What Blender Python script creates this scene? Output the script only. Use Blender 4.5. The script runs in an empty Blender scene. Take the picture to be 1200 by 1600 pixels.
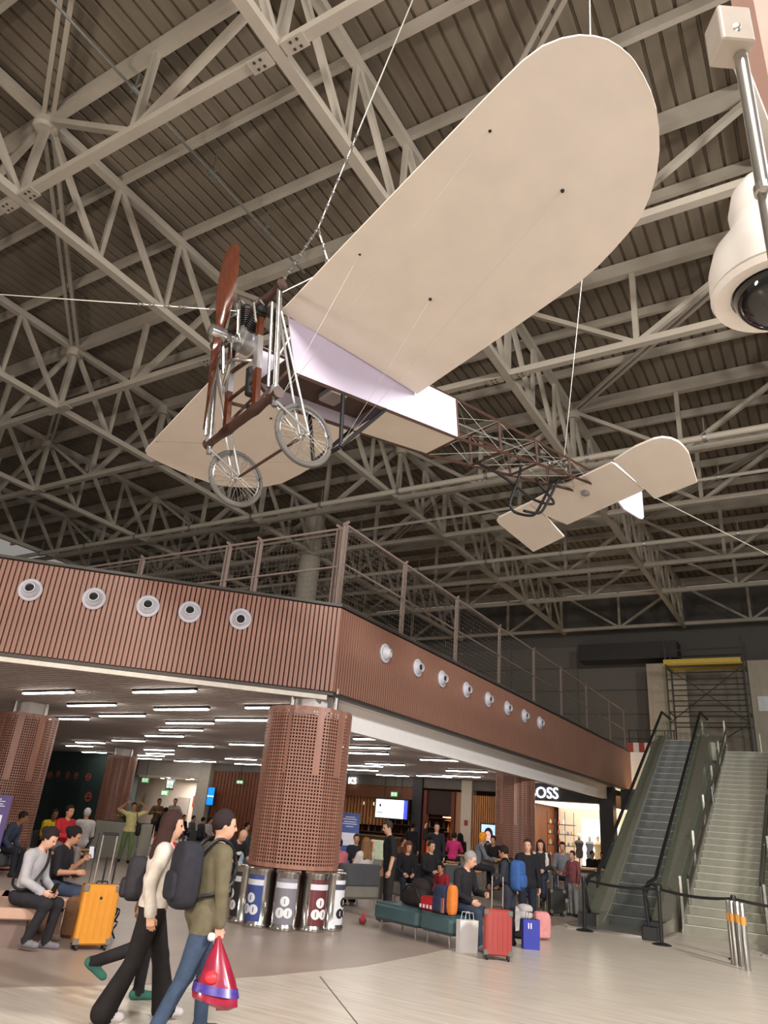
import bpy, math, random
import numpy as np
from mathutils import Vector, Matrix
random.seed(7); rng = np.random.RandomState(5)
scn = bpy.context.scene
col = scn.collection
# ------------------------------------------------------------------ camera
# world: +Y runs along the long fascia of the upper floor, +X to its right, Z up, metres
F_PX = 1131.0; ROLL = math.radians(4.83); PITCH = math.radians(23.21); AZ = math.radians(32.16); EYE = 1.65
_f = Vector((-math.sin(AZ) * math.cos(PITCH), math.cos(AZ) * math.cos(PITCH), math.sin(PITCH)))
_r0 = Vector((math.cos(AZ), math.sin(AZ), 0)); _u0 = _r0.cross(_f)
_u = _u0 * math.cos(ROLL) - _r0 * math.sin(ROLL); _r = _f.cross(_u)
CAM = Vector((0, 0, EYE))
cd = bpy.data.cameras.new('camera'); co = bpy.data.objects.new('camera', cd); col.objects.link(co)
co.matrix_world = Matrix(((_r.x, _u.x, -_f.x, 0), (_r.y, _u.y, -_f.y, 0), (_r.z, _u.z, -_f.z, EYE), (0, 0, 0, 1)))
cd.sensor_fit = 'HORIZONTAL'; cd.sensor_width = 36; cd.lens = F_PX / 1200 * 36
cd.clip_start = 0.05; cd.clip_end = 400
scn.camera = co
def ray(x, y): return _f + _r * ((x - 600) / F_PX) - _u * ((y - 800) / F_PX)
def atz(x, y, z=0.0):
    d = ray(x, y); return CAM + d * ((z - EYE) / d.z)
def atY(x, y, Y):
    d = ray(x, y); return CAM + d * (Y / d.y)
def atX(x, y, X):
    d = ray(x, y); return CAM + d * (X / d.x)
# ------------------------------------------------------------------ world, lights, exposure
w = bpy.data.worlds.new('hall_ambient'); scn.world = w; w.use_nodes = True
w.node_tree.nodes['Background'].inputs[0].default_value = (1.0, 0.93, 0.86, 1)
w.node_tree.nodes['Background'].inputs[1].default_value = 0.27
def lamp(name, kind, loc, energy, color=(1, .93, .84), size=1.0, target=None, spot=None, blend=.6):
    ld = bpy.data.lights.new(name, kind); ld.energy = energy; ld.color = color
    if kind == 'AREA': ld.shape = 'DISK'; ld.size = size
    else: ld.shadow_soft_size = size
    if kind == 'SPOT': ld.spot_size = math.radians(spot or 90); ld.spot_blend = blend
    o = bpy.data.objects.new(name, ld); col.objects.link(o); o.location = loc
    if target is not None:
        o.rotation_euler = (Vector(target) - Vector(loc)).to_track_quat('-Z', 'Y').to_euler()
    return o
# added fill lights outside the view, turned to aircraft, roof, floor and fascia
lamp('fill_light', 'AREA', (5, -9.5, 2.6), 680, (1, .92, .82), 2.5, (-3, 8, 11))
lamp('fill_light', 'AREA', (-9, -7, 3.6), 1000, (1, .90, .80), 2.5, (-7, 9, 13))
lamp('fill_light', 'AREA', (8, 6, 9.5), 2250, (.98, .97, .92), 2.0, (-3, 13, 0))
lamp('fill_light', 'AREA', (2, -3, 11.5), 1700, (1, .95, .88), 2.5, (-4, 10, 0))
lamp('fill_light', 'AREA', (4, 3, 6.5), 130, (.72, .72, 1), 1.2, (-9, 9, 4.6))  # cool fill added to give the angled fascia its purplish tint
scn.view_settings.view_transform = 'Standard'; scn.view_settings.look = 'None'
scn.view_settings.gamma = 1; scn.view_settings.use_curve_mapping = False
scn.view_settings.exposure = 0.0
# ------------------------------------------------------------------ materials
MATS = {}
def s2l(c):
    return tuple(((v / 255) / 12.92 if v / 255 <= .04045 else ((v / 255 + .055) / 1.055) ** 2.4) for v in c)
def mat(name, rgb, rough=.6, metal=0., var=.08, scale=8., bump=0., emit=0., alpha=1., trans=0., stretch=None, spec=.5, coat=0.):
    """sRGB 0-255 colour with a little procedural noise"""
    if name in MATS: return MATS[name]
    m = bpy.data.materials.new(name); m.use_nodes = True; nt = m.node_tree; b = nt.nodes['Principled BSDF']
    c = s2l(rgb)
    b.inputs['Roughness'].default_value = rough; b.inputs['Metallic'].default_value = metal
    b.inputs['Specular IOR Level'].default_value = spec
    b.inputs['Base Color'].default_value = (*c, 1)
    if coat: b.inputs['Coat Weight'].default_value = coat
    if emit:
        b.inputs['Emission Color'].default_value = (*c, 1); b.inputs['Emission Strength'].default_value = emit
    if alpha < 1: b.inputs['Alpha'].default_value = alpha
    if trans: b.inputs['Transmission Weight'].default_value = trans
    if var > 0:
        tc = nt.nodes.new('ShaderNodeTexCoord'); n = nt.nodes.new('ShaderNodeTexNoise')
        n.inputs['Scale'].default_value = scale; n.inputs['Detail'].default_value = 4
        src = tc.outputs['Object']
        if stretch:
            mp = nt.nodes.new('ShaderNodeMapping'); mp.inputs['Scale'].default_value = stretch
            nt.links.new(src, mp.inputs[0]); src = mp.outputs[0]
        nt.links.new(src, n.inputs[0])
        r = nt.nodes.new('ShaderNodeValToRGB')
        r.color_ramp.elements[0].position = .3; r.color_ramp.elements[1].position = .7
        r.color_ramp.elements[0].color = (*[v * (1 - var) for v in c], 1)
        r.color_ramp.elements[1].color = (*[min(1, v * (1 + var)) for v in c], 1)
        nt.links.new(n.outputs['Fac'], r.inputs[0]); nt.links.new(r.outputs[0], b.inputs['Base Color'])
        if bump:
            bp = nt.nodes.new('ShaderNodeBump'); bp.inputs['Strength'].default_value = bump; bp.inputs['Distance'].default_value = .02
            nt.links.new(n.outputs['Fac'], bp.inputs['Height']); nt.links.new(bp.outputs[0], b.inputs['Normal'])
    MATS[name] = m
    return m
def cloth(rgb):
    return mat('cloth_%d_%d_%d' % tuple(rgb), rgb, .85, var=.12, scale=14, spec=.2)
def glass(name='clear_glass', rgb=(246, 251, 247), mix=.09):
    if name in MATS: return MATS[name]
    m = bpy.data.materials.new(name); m.use_nodes = True; nt = m.node_tree
    nt.nodes.remove(nt.nodes['Principled BSDF']); out = nt.nodes['Material Output']
    t = nt.nodes.new('ShaderNodeBsdfTransparent'); t.inputs[0].default_value = (*s2l(rgb), 1)
    g = nt.nodes.new('ShaderNodeBsdfGlossy'); g.inputs['Roughness'].default_value = .05
    mx = nt.nodes.new('ShaderNodeMixShader'); mx.inputs[0].default_value = mix
    nt.links.new(t.outputs[0], mx.inputs[1]); nt.links.new(g.outputs[0], mx.inputs[2]); nt.links.new(mx.outputs[0], out.inputs[0])
    MATS[name] = m
    return m
# ------------------------------------------------------------------ mesh builder
def frame(d, up=(0, 0, 1)):
    d = Vector(d).normalized(); u = Vector(up)
    if abs(d.dot(u)) > .98: u = Vector((0, 1, 0)) if abs(d.y) < .9 else Vector((1, 0, 0))
    s = d.cross(u).normalized(); return d, s, s.cross(d)
class MB:
    def __init__(s): s.v = []; s.f = []; s.mi = []; s.cur = 0
    def add(s, vs, fs):
        o = len(s.v); s.v += [tuple(p) for p in vs]; s.f += [tuple(i + o for i in f) for f in fs]; s.mi += [s.cur] * len(fs); return s
    def box(s, c, d, rz=0., M=None, taper=1.):
        hx, hy, hz = d[0] / 2, d[1] / 2, d[2] / 2
        P = [Vector((x * hx * (taper if z > 0 else 1), y * hy * (taper if z > 0 else 1), z * hz)) for z in (-1, 1) for y in (-1, 1) for x in (-1, 1)]
        if rz: R = Matrix.Rotation(rz, 3, 'Z'); P = [R @ p for p in P]
        if M is not None: P = [M @ p for p in P]
        c = Vector(c)
        return s.add([p + c for p in P], [(0, 2, 3, 1), (4, 5, 7, 6), (0, 1, 5, 4), (2, 6, 7, 3), (0, 4, 6, 2), (1, 3, 7, 5)])
    def rbox(s, c, d, r, rz=0., n=3, M=None):
        """box with rounded vertical edges and softened top/bottom rims"""
        hx, hy, hz = d[0] / 2, d[1] / 2, d[2] / 2; r = min(r, hx * .99, hy * .99, hz * .9)
        rings = []
        for z, ins in ((-hz, r * .55), (-hz + r * .5, 0), (hz - r * .5, 0), (hz, r * .55)):
            ring = []
            for qx, qy, a0 in ((1, 1, 0), (-1, 1, 90), (-1, -1, 180), (1, -1, 270)):
                for k in range(n + 1):
                    a = math.radians(a0 + 90 * k / n)
                    ring.append(Vector((qx * (hx - r) + (r - ins) * math.cos(a), qy * (hy - r) + (r - ins) * math.sin(a), z)))
            rings.append(ring)
        P = [p for ring in rings for p in ring]; m = len(rings[0])
        if rz: R = Matrix.Rotation(rz, 3, 'Z'); P = [R @ p for p in P]
        if M is not None: P = [M @ p for p in P]
        fs = [(k * m + i, k * m + (i + 1) % m, (k + 1) * m + (i + 1) % m, (k + 1) * m + i) for k in range(3) for i in range(m)]
        fs += [tuple(range(m - 1, -1, -1)), tuple(range(3 * m, 4 * m))]
        c = Vector(c); return s.add([p + c for p in P], fs)
    def bar(s, a, b, w, h, up=(0, 0, 1)):
        a, b = Vector(a), Vector(b); d, sd, u = frame(b - a, up)
        P = [q + sd * (x * w / 2) + u * (z * h / 2) for q in (a, b) for x, z in ((-1, -1), (1, -1), (1, 1), (-1, 1))]
        return s.add(P, [(0, 3, 2, 1), (4, 5, 6, 7), (0, 1, 5, 4), (1, 2, 6, 5), (2, 3, 7, 6), (3, 0, 4, 7)])
    def tube(s, a, b, r, r2=None, n=8, cap=True):
        a, b = Vector(a), Vector(b); r2 = r if r2 is None else r2; d, sd, u = frame(b - a)
        cs = [(math.cos(2 * math.pi * k / n), math.sin(2 * math.pi * k / n)) for k in range(n)]
        P = [a + sd * (c * r) + u * (q * r) for c, q in cs] + [b + sd * (c * r2) + u * (q * r2) for c, q in cs]
        fs = [(k, k + n, (k + 1) % n + n, (k + 1) % n) for k in range(n)]
        if cap: fs += [tuple(range(n)), tuple(range(2 * n - 1, n - 1, -1))]
        return s.add(P, fs)
    def path(s, pts, r, n=6, closed=False):
        pts = [Vector(p) for p in pts]; m = len(pts); P = []
        rr = r if isinstance(r, (list, tuple)) else [r] * m
        for i, p in enumerate(pts):
            q0 = pts[(i - 1) % m] if (i or closed) else p; q1 = pts[(i + 1) % m] if (i < m - 1 or closed) else p
            d, sd, u = frame(q1 - q0)
            P += [p + sd * (math.cos(2 * math.pi * k / n) * rr[i]) + u * (math.sin(2 * math.pi * k / n) * rr[i]) for k in range(n)]
        fs = [(i * n + k, ((i + 1) % m) * n + k, ((i + 1) % m) * n + (k + 1) % n, i * n + (k + 1) % n) for i in range(m if closed else m - 1) for k in range(n)]
        if not closed: fs += [tuple(range(n)), tuple(range(m * n - 1, m * n - n - 1, -1))]
        return s.add(P, fs)
    def lathe(s, prof, c=(0, 0, 0), n=20, axis=(0, 0, 1), capa=True, capb=True):
        """prof = [(radius, height)...] along axis from c"""
        d, sd, u = frame(axis); c = Vector(c); P = []
        for r, h in prof:
            P += [c + d * h + sd * (math.cos(2 * math.pi * k / n) * r) + u * (math.sin(2 * math.pi * k / n) * r) for k in range(n)]
        m = len(prof)
        fs = [(i * n + k, (i + 1) * n + k, (i + 1) * n + (k + 1) % n, i * n + (k + 1) % n) for i in range(m - 1) for k in range(n)]
        if capa: fs.append(tuple(range(n)))
        if capb: fs.append(tuple(range(m * n - 1, m * n - n - 1, -1)))
        return s.add(P, fs)
    def ball(s, c, r, n=10, m=6, M=None):
        c = Vector(c); r = Vector(r) if hasattr(r, '__len__') else Vector((r, r, r)); P = []
        for i in range(m + 1):
            t = math.pi * i / m
            for k in range(n):
                p = Vector((math.sin(t) * math.cos(2 * math.pi * k / n) * r.x, math.sin(t) * math.sin(2 * math.pi * k / n) * r.y, -math.cos(t) * r.z))
                P.append(c + (M @ p if M is not None else p))
        return s.add(P, [(i * n + k, i * n + (k + 1) % n, (i + 1) * n + (k + 1) % n, (i + 1) * n + k) for i in range(m) for k in range(n)])
    def soft(s, c, d, e=.45, n=20, m=12, M=None):
        """soft rounded box (superellipsoid)"""
        f = lambda v: math.copysign(abs(v) ** e, v); c = Vector(c); P = []
        for i in range(m + 1):
            t = math.pi * i / m - math.pi / 2
            for k in range(n):
                a = 2 * math.pi * k / n; p = Vector((f(math.cos(t)) * f(math.cos(a)) * d[0] / 2, f(math.cos(t)) * f(math.sin(a)) * d[1] / 2, f(math.sin(t)) * d[2] / 2))
                P.append(c + (M @ p if M is not None else p))
        return s.add(P, [(i * n + k, i * n + (k + 1) % n, (i + 1) * n + (k + 1) % n, (i + 1) * n + k) for i in range(m) for k in range(n)])
    def slab(s, pts, off):
        """polygon pts extruded by vector off"""
        pts = [Vector(p) for p in pts]; off = Vector(off); n = len(pts)
        nrm = Vector((0, 0, 0))
        for i in range(n): nrm += pts[i].cross(pts[(i + 1) % n])
        if nrm.dot(off) > 0: a, b = pts, [p + off for p in pts]
        else: a, b = [p + off for p in pts], pts
        return s.add(a + b, [tuple(range(n - 1, -1, -1)), tuple(range(n, 2 * n))] + [(i, (i + 1) % n, n + (i + 1) % n, n + i) for i in range(n)])
    def build(s, name, m, parent=None, smooth=False, local=False):
        me = bpy.data.meshes.new(name); off = Vector((0, 0, 0))
        if parent is not None and not local:
            q = parent
            while q is not None: off += q.location; q = q.parent
        if off.length > 0: me.from_pydata([(p[0] - off.x, p[1] - off.y, p[2] - off.z) for p in s.v], [], s.f)
        else: me.from_pydata(s.v, [], s.f)
        ms = m if isinstance(m, (list, tuple)) else [m]
        for q in ms: me.materials.append(q)
        if len(ms) > 1: me.polygons.foreach_set('material_index', s.mi)
        if smooth:
            me.polygons.foreach_set('use_smooth', [True] * len(me.polygons))
            try: me.set_sharp_from_angle(angle=math.radians(40))
            except Exception: pass
        me.update()
        o = bpy.data.objects.new(name, me); col.objects.link(o)
        if parent is not None: o.parent = parent
        return o
def tag(o, label, cat, group=None):
    o['label'] = label; o['category'] = cat
    if group: o['group'] = group
    return o
def thing(name, loc, label, cat, group=None, rz=0.):
    o = bpy.data.objects.new(name, None); col.objects.link(o); o.location = loc; o.rotation_euler = (0, 0, rz); o.empty_display_size = .1
    return tag(o, label, cat, group)
def struct(o): o['kind'] = 'structure'; return o
def stuff(o): o['kind'] = 'stuff'; return o
def copy_tree(o, parent=None):
    c = o.copy(); col.objects.link(c); c.parent = parent
    for ch in list(o.children): copy_tree(ch, c)
    return c
def shared(o, parent, loc, name=None, rot=None):
    """one more object on the same mesh data"""
    c = bpy.data.objects.new(name or o.name.split('.')[0], o.data); col.objects.link(c); c.parent = parent; c.location = loc
    if rot is not None: c.rotation_euler = rot
    return c
def text(name, body, size, m, M, parent=None, extrude=.004, align='CENTER', depth_local=True, narrow=1.):
    cu = bpy.data.curves.new(name, 'FONT'); cu.body = body; cu.size = size; cu.extrude = extrude; cu.align_x = align; cu.align_y = 'CENTER'; cu.resolution_u = 3
    t = bpy.data.objects.new(name + '_tmp', cu); col.objects.link(t)
    dg = bpy.context.evaluated_depsgraph_get(); me = bpy.data.meshes.new_from_object(t.evaluated_get(dg))
    bpy.data.objects.remove(t); bpy.data.curves.remove(cu)
    for v in me.vertices: v.co.x *= narrow
    me.materials.clear(); me.materials.append(m); me.name = name
    o = bpy.data.objects.new(name, me); col.objects.link(o)
    if parent is not None:
        o.parent = parent; o.matrix_basis = M
    else: o.matrix_world = M
    return o
def face_matrix(loc, normal, up=(0, 0, 1)):
    """text lying in the plane facing `normal`"""
    n = Vector(normal).normalized(); u = Vector(up); x = u.cross(n).normalized(); u = n.cross(x)
    return Matrix(((x.x, u.x, n.x, loc[0]), (x.y, u.y, n.y, loc[1]), (x.z, u.z, n.z, loc[2]), (0, 0, 0, 1)))
# ================================================================== the hall
M_roof = mat('roof_paint', (166, 157, 144), .55, var=.06, scale=2)
M_deck = mat('roof_deck_steel', (116, 105, 91), .6, 0., var=.08, scale=1.2, stretch=(6, .6, 1))
M_bolt = mat('dark_bolt', (60, 55, 50), .5)
BX = [13.77, 7.18, .58, -6.0, -12.6, -19.2, -25.8, -32.4]
AY = [-2.4, 1.43, 5.28, 11.16, 15.02, 20.9, 24.75, 30.64, 34.5, 40.4]
ZB, ZT = 12.65, 14.85
roof = struct(thing('ceiling', (0, 0, 15.1), 'painted steel truss roof with ribbed metal deck over the hall', 'roof'))
del roof['category']; del roof['label']
def panels(a, b, step):
    n = max(1, round(abs(b - a) / step)); return [a + (b - a) * k / n for k in range(n + 1)]
YT = []                                              # top node positions along Y
for a, b in zip(AY[:-1], AY[1:]): YT += panels(a, b, 1.95)[:-1]
YT.append(AY[-1])
XT = []
for a, b in zip(BX[:-1], BX[1:]): XT += panels(a, b, 1.65)[:-1]
XT.append(BX[-1])
def member(cache, tr, name, a, b, wd, ht):
    MB().bar(a, b, wd, ht).build(name, M_roof, tr)
for X in BX:                                         # trusses along the hall
    tr = bpy.data.objects.new('roof_truss', None); col.objects.link(tr); tr.parent = roof
    MB().bar((X, AY[0], ZT), (X, 41, ZT), .2, .2).build('top_chord', M_roof, tr)
    MB().bar((X, AY[0], ZB), (X, 41, ZB), .2, .17).build('bottom_chord', M_roof, tr)
    for a, b in zip(YT[:-1], YT[1:]):
        if X < -26 and b > 30: continue
        member(None, tr, 'diagonal', (X, a, ZT), (X, b, ZB), .12, .12)
        if b not in AY: member(None, tr, 'post', (X, b, ZB), (X, b, ZT), .1, .1)
    for y in AY: member(None, tr, 'post', (X, y, ZB), (X, y, ZT), .15, .15)
for Y in AY:                                         # cross trusses
    tr = bpy.data.objects.new('roof_truss', None); col.objects.link(tr); tr.parent = roof
    MB().bar((14, Y, ZT), (-39, Y, ZT), .2, .2).build('top_chord', M_roof, tr)
    MB().bar((14, Y, ZB + .02), (-39, Y, ZB + .02), .18, .17).build('bottom_chord', M_roof, tr)
    for a, b in zip(BX[:-1], BX[1:]):
        mid = (a + b) / 2
        for t in (a, b): member(None, tr, 'diagonal', (t, Y, ZT), (mid, Y, ZB), .14, .12)
        member(None, tr, 'post', (mid, Y, ZB), (mid, Y, ZT), .13, .13)
for X in BX[1:7]:                                    # hub drums and bolted plates at the crossings
    for Y in AY[1:8]:
        MB().lathe([(.2, 0), (.26, .06), (.26, .3), (.2, .36)], (X, Y, ZT - .3), 12).build('node_hub', M_roof, roof, smooth=True)
        g = MB()
        for sx, sy in ((1, 0), (-1, 0)): g.box((X + sx * .34, Y, ZB - .08), (.42, .24, .02))
        go = g.build('gusset_plate', M_roof, roof)
        if Y < 18 and -14 < X < 2:
            for sx in (-1, 1):
                for u in (-.06, .06):
                    for v in (-.06, .06): MB().lathe([(.026, 0), (.026, .012)], (X + sx * .36 + u, Y + v, ZB - .102), 8).build('bolt', M_bolt, go)
for i in range(1, 6):                                # double diagonal braces in the top plane
    for j in range(1, 7):
        if (i + j) % 2: continue
        a = Vector((BX[i], AY[j], ZT - .05)); b = Vector((BX[i + 1], AY[j + 1], ZT - .05))
        s = (b - a).normalized().cross(Vector((0, 0, 1))) * .09
        MB().bar(a + s, b + s, .09, .09).bar(a - s, b - s, .09, .09).build('brace', M_roof, roof)
for y in YT:                                         # purlins under the deck
    MB().bar((16, y, 15.06), (-40, y, 15.06), .11, .26).build('purlin', M_roof, roof)
_deck = {}
YD = YT + [41.6]
for a, b in zip(YD[:-1], YD[1:]):                    # one sheet of ribbed deck per bay
    L = round(b - a, 3)
    if L not in _deck:
        me = MB(); n = 0; prof = []
        x = 16.0
        while x > -40:
            prof += [(x, 0), (x - .24, 0), (x - .26, .07), (x - .30, .07)]; x -= .32
        P = [(p, 0, z) for p, z in prof] + [(p, L + .02, z) for p, z in prof]; m = len(prof)
        me.add(P, [(k, k + 1, m + k + 1, m + k) for k in range(m - 1)])
        o = me.build('deck_panel', M_deck, roof, local=True); o.location = (0, a, .12); _deck[L] = o
    else: shared(_deck[L], roof, (0, a, .12))
# sprinkler line with hangers under the deck, and two pipes crossing far down the hall
M_galv = mat('galvanised_steel', (150, 150, 146), .35, .7, var=.05)
px = -9.9
t = thing('sprinkler_pipe', (px, 3, 14.3), 'thin galvanised sprinkler pipe hung under the roof deck', 'pipe')
MB().tube((px, -1, 14.3), (px, 11.0, 14.3), .028, n=8).build('pipe', M_galv, t, smooth=True)
for y in (5.4, 7.6, 9.4): MB().tube((px, y - .12, 14.3), (px, y + .12, 14.3), .05, n=8).bar((px, y, 14.3), (px, y, 14.95), .03, .03).bar((px - .12, y, 14.3), (px + .12, y + .02, 14.42), .03, .03).build('hanger', M_galv, t)
for k, (y, z, r, lab) in enumerate(((19.6, 12.3, .1, 'thick cream pipe strapped under the trusses behind the tail'), (22.4, 12.35, .06, 'thin cream pipe under the trusses with pipe clips'), (27.4, 12.38, .09, 'cream pipe under the far trusses nearer the yellow planks'))):
    t = thing('service_pipe', (-10, y, z), lab, 'pipe')
    MB().tube((12, y, z), (-34, y, z), r, n=10).build('pipe', M_roof, t, smooth=True)
    for x in np.arange(8, -32, -3.3): MB().tube((x - .05, y, z), (x + .05, y, z), r + .03, n=10).bar((x, y, z), (x, y, ZB + .3), .03, .03).build('pipe_clip', M_galv, t)
# ------------------------------------------------------------------ floor
def floor_mat(name, c1, c2, rough, sx, sy):
    m = mat(name, c1, rough, var=0); nt = m.node_tree; b = nt.nodes['Principled BSDF']
    tc = nt.nodes.new('ShaderNodeTexCoord'); mp = nt.nodes.new('ShaderNodeMapping'); mp.inputs['Scale'].default_value = (sx, sy, 1); mp.inputs['Rotation'].default_value = (0, 0, -.5)
    n = nt.nodes.new('ShaderNodeTexNoise'); n.inputs['Scale'].default_value = 1.6; n.inputs['Detail'].default_value = 5
    r = nt.nodes.new('ShaderNodeValToRGB'); r.color_ramp.elements[0].position = .33; r.color_ramp.elements[1].position = .68
    r.color_ramp.elements[0].color = (*s2l(c1), 1); r.color_ramp.elements[1].color = (*s2l(c2), 1)
    nt.links.new(tc.outputs['Object'], mp.inputs[0]); nt.links.new(mp.outputs[0], n.inputs[0]); nt.links.new(n.outputs['Fac'], r.inputs[0]); nt.links.new(r.outputs[0], b.inputs['Base Color'])
    return m
M_floor = floor_mat('pale_wood_look_tile', (186, 174, 160), (210, 199, 186), .33, .8, 9)
M_floor2 = floor_mat('taupe_tile', (150, 134, 124), (163, 147, 136), .4, .5, .6)
fl = MB().box((-8, 15, -.1), (80, 74, .2)).build('floor', M_floor); struct(fl)
edge = [(-20, -3), (-14.5, .5), (-10, 3.0), (-8.2, 4.05), (-6.9, 4.95), (-6.2, 6.2), (-5.75, 7.5), (-5.42, 9.0), (-5.36, 10.6), (-5.4, 12.5), (-5.4, 31.6), (-47, 31.6), (-47, -3)]
z2 = MB().slab([(x, y, .0005) for x, y in edge], (0, 0, .005)).build('floor', M_floor2); struct(z2)
# expansion joint
a, b = atz(500, 1526), atz(565, 1608); d = (b - a).normalized()
struct(MB().bar((a.x, a.y, .0015), (b.x + d.x * 3, b.y + d.y * 3, .0015), .012, .003).build('trim_1', mat('joint_dark', (110, 100, 92), .6)))
# ------------------------------------------------------------------ upper floor: slab, fascias, battens
M_wood = mat('fascia_batten_wood', (144, 104, 89), .45, var=.22, scale=3, stretch=(9, 9, .5))
M_wood_b = mat('fascia_backing', (96, 66, 54), .7, var=.1)
M_cap = mat('dark_metal_cap', (70, 66, 62), .5, .3)
M_white = mat('white_plaster', (238, 230, 228), .7, var=.03)
M_steel = mat('brushed_steel', (176, 172, 166), .3, .85, var=.05, scale=20)
M_dark = mat('dark_grey_metal', (52, 50, 50), .5, .2)
FX, FY = -7.70, 11.03; FZ0, FZ1 = 3.75, 5.376; Q = 1 / math.sqrt(2)
LE = 11.0                                            # length of the angled front
pA = Vector((FX, FY, 0)); pB = pA + Vector((-Q, -Q, 0)) * LE
sl = [(FX - .12, FY + .05), (pB.x - .03, pB.y + .1), (-47, pB.y + .1), (-47, 31.7), (FX - .12, 31.7)]
slab = struct(MB().slab([(x, y, 4.3) for x, y in sl], (0, 0, .5)).build('floor', M_white))
def fascia(name, p0, p1, n_ind, noun):
    p0, p1 = Vector(p0), Vector(p1); L = (p1 - p0).length; d = (p1 - p0).normalized(); nrm = Vector((d.y, -d.x, 0))
    if nrm.dot(-p0) < 0: nrm = -nrm
    rz = math.atan2(d.y, d.x); mid = (p0 + p1) / 2
    zc, h = (FZ0 + FZ1) / 2, FZ1 - FZ0
    wall = struct(MB().box((mid.x - nrm.x * .11, mid.y - nrm.y * .11, zc), (L, .1, h), rz).build(name, M_wood_b))
    n = int(L / .085); first = None; rest = MB()
    for k in range(n):
        q = p0 + d * (.04 + k * .085) - nrm * .035
        if k < n_ind:
            if first is None:
                first = MB().box((0, 0, 0), (.06, .055, h - .06), rz).build('batten', M_wood, wall, local=True); first.location = (q.x, q.y, zc)
            else: shared(first, wall, (q.x, q.y, zc))
        else: rest.box((q.x, q.y, zc), (.06, .055, h - .06), rz)
    if rest.v: stuff(rest.build('batten_row', M_wood, wall))
    MB().bar(p0 + Vector((0, 0, FZ1 + .02)) - nrm * .08, p1 + Vector((0, 0, FZ1 + .02)) - nrm * .08, .2, .05).build('top_cap', M_cap, wall)
    MB().bar(p0 + Vector((0, 0, FZ0 - .02)) - nrm * .06, p1 + Vector((0, 0, FZ0 - .02)) - nrm * .06, .16, .05).build('bottom_edge', M_cap, wall)
    return wall, nrm
wl, nL = fascia('wall_front', (pA.x, pA.y, 0), (pB.x, pB.y, 0), 140, 'angled')
wr, nR = fascia('wall_right', (pA.x, pA.y, 0), (FX, 34.3, 0), 150, 'long')
struct(MB().bar((pA.x - .1, pA.y - .05, FZ0 - .09), (pB.x - .1, pB.y, FZ0 - .09), .1, .08).build('trim_2', mat('pale_edge_trim', (205, 196, 184), .5)))
# round air nozzles on both fascias
M_noz = mat('nozzle_white', (196, 196, 205), .45, var=.03); M_hole = mat('nozzle_throat', (16, 15, 15), .8)
def nozzle(p, nrm, aim, label, group):
    t = thing('air_nozzle', p, label, 'air vent', group)
    p = Vector(p); n = Vector(nrm); a = Vector(aim).normalized()
    MB().lathe([(.13, -.03), (.192, -.02), (.198, .01), (.174, .028), (.15, .016), (.135, -.02)], p, 28, n, capb=False).build('flange', M_noz, t, smooth=True)
    c = p - n * .02
    MB().lathe([(.154, .0), (.15, .04), (.124, .085), (.095, .115), (.09, .145), (.075, .145), (.07, .09)], c, 24, a, capb=False).build('cone', M_noz, t, smooth=True)
    MB().lathe([(.073, .095), (.0, .09)], c, 20, a, capa=False, capb=False).build('throat', M_hole, t)
for k, s_ in enumerate((5.46, 4.41, 3.49, 2.76, 1.85)):
    p = pA + Vector((-Q, -Q, 0)) * s_ + nL * .01; p.z = 4.87
    nozzle(p, nL, nL + (Vector((.0, 0, .12)) if k < 4 else Vector((-.12, .12, -.15))), 'round white air nozzle on the angled fascia, %s from the corner' % ('fifth', 'fourth', 'third', 'second')[k] if k < 4 else 'round white air nozzle with its throat turned down, nearest the fascia corner', 'air nozzles on the angled fascia')
for k, y in enumerate((12.74, 14.18, 15.41, 16.79, 18.18, 19.55, 20.92, 22.27)):
    nozzle((FX + .01, y, 4.87), nR, nR + (Vector((0, -.25, 0)) if k else Vector((0, .3, 0))), 'round white air nozzle on the long straight fascia, %s from the corner' % ('first', 'second', 'third', 'fourth', 'fifth', 'sixth', 'seventh', 'eighth')[k], 'air nozzles on the long fascia')
# ------------------------------------------------------------------ railings of the upper floor with netting
M_rail = mat('rail_paint', (150, 132, 124), .5, .3)
def net_mat():
    m = bpy.data.materials.new('safety_net'); m.use_nodes = True; nt = m.node_tree; b = nt.nodes['Principled BSDF']
    b.inputs['Base Color'].default_value = (*s2l((90, 80, 74)), 1); b.inputs['Roughness'].default_value = .8
    tc = nt.nodes.new('ShaderNodeTexCoord'); wv = nt.nodes.new('ShaderNodeTexVoronoi'); wv.feature = 'DISTANCE_TO_EDGE'; wv.inputs['Scale'].default_value = 9; wv.inputs['Randomness'].default_value = .25
    mth = nt.nodes.new('ShaderNodeMath'); mth.operation = 'LESS_THAN'; mth.inputs[1].default_value = .028
    nt.links.new(tc.outputs['Object'], wv.inputs['Vector']); nt.links.new(wv.outputs['Distance'], mth.inputs[0])
    nt.links.new(mth.outputs[0], b.inputs['Alpha']); return m
M_net = net_mat()
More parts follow.
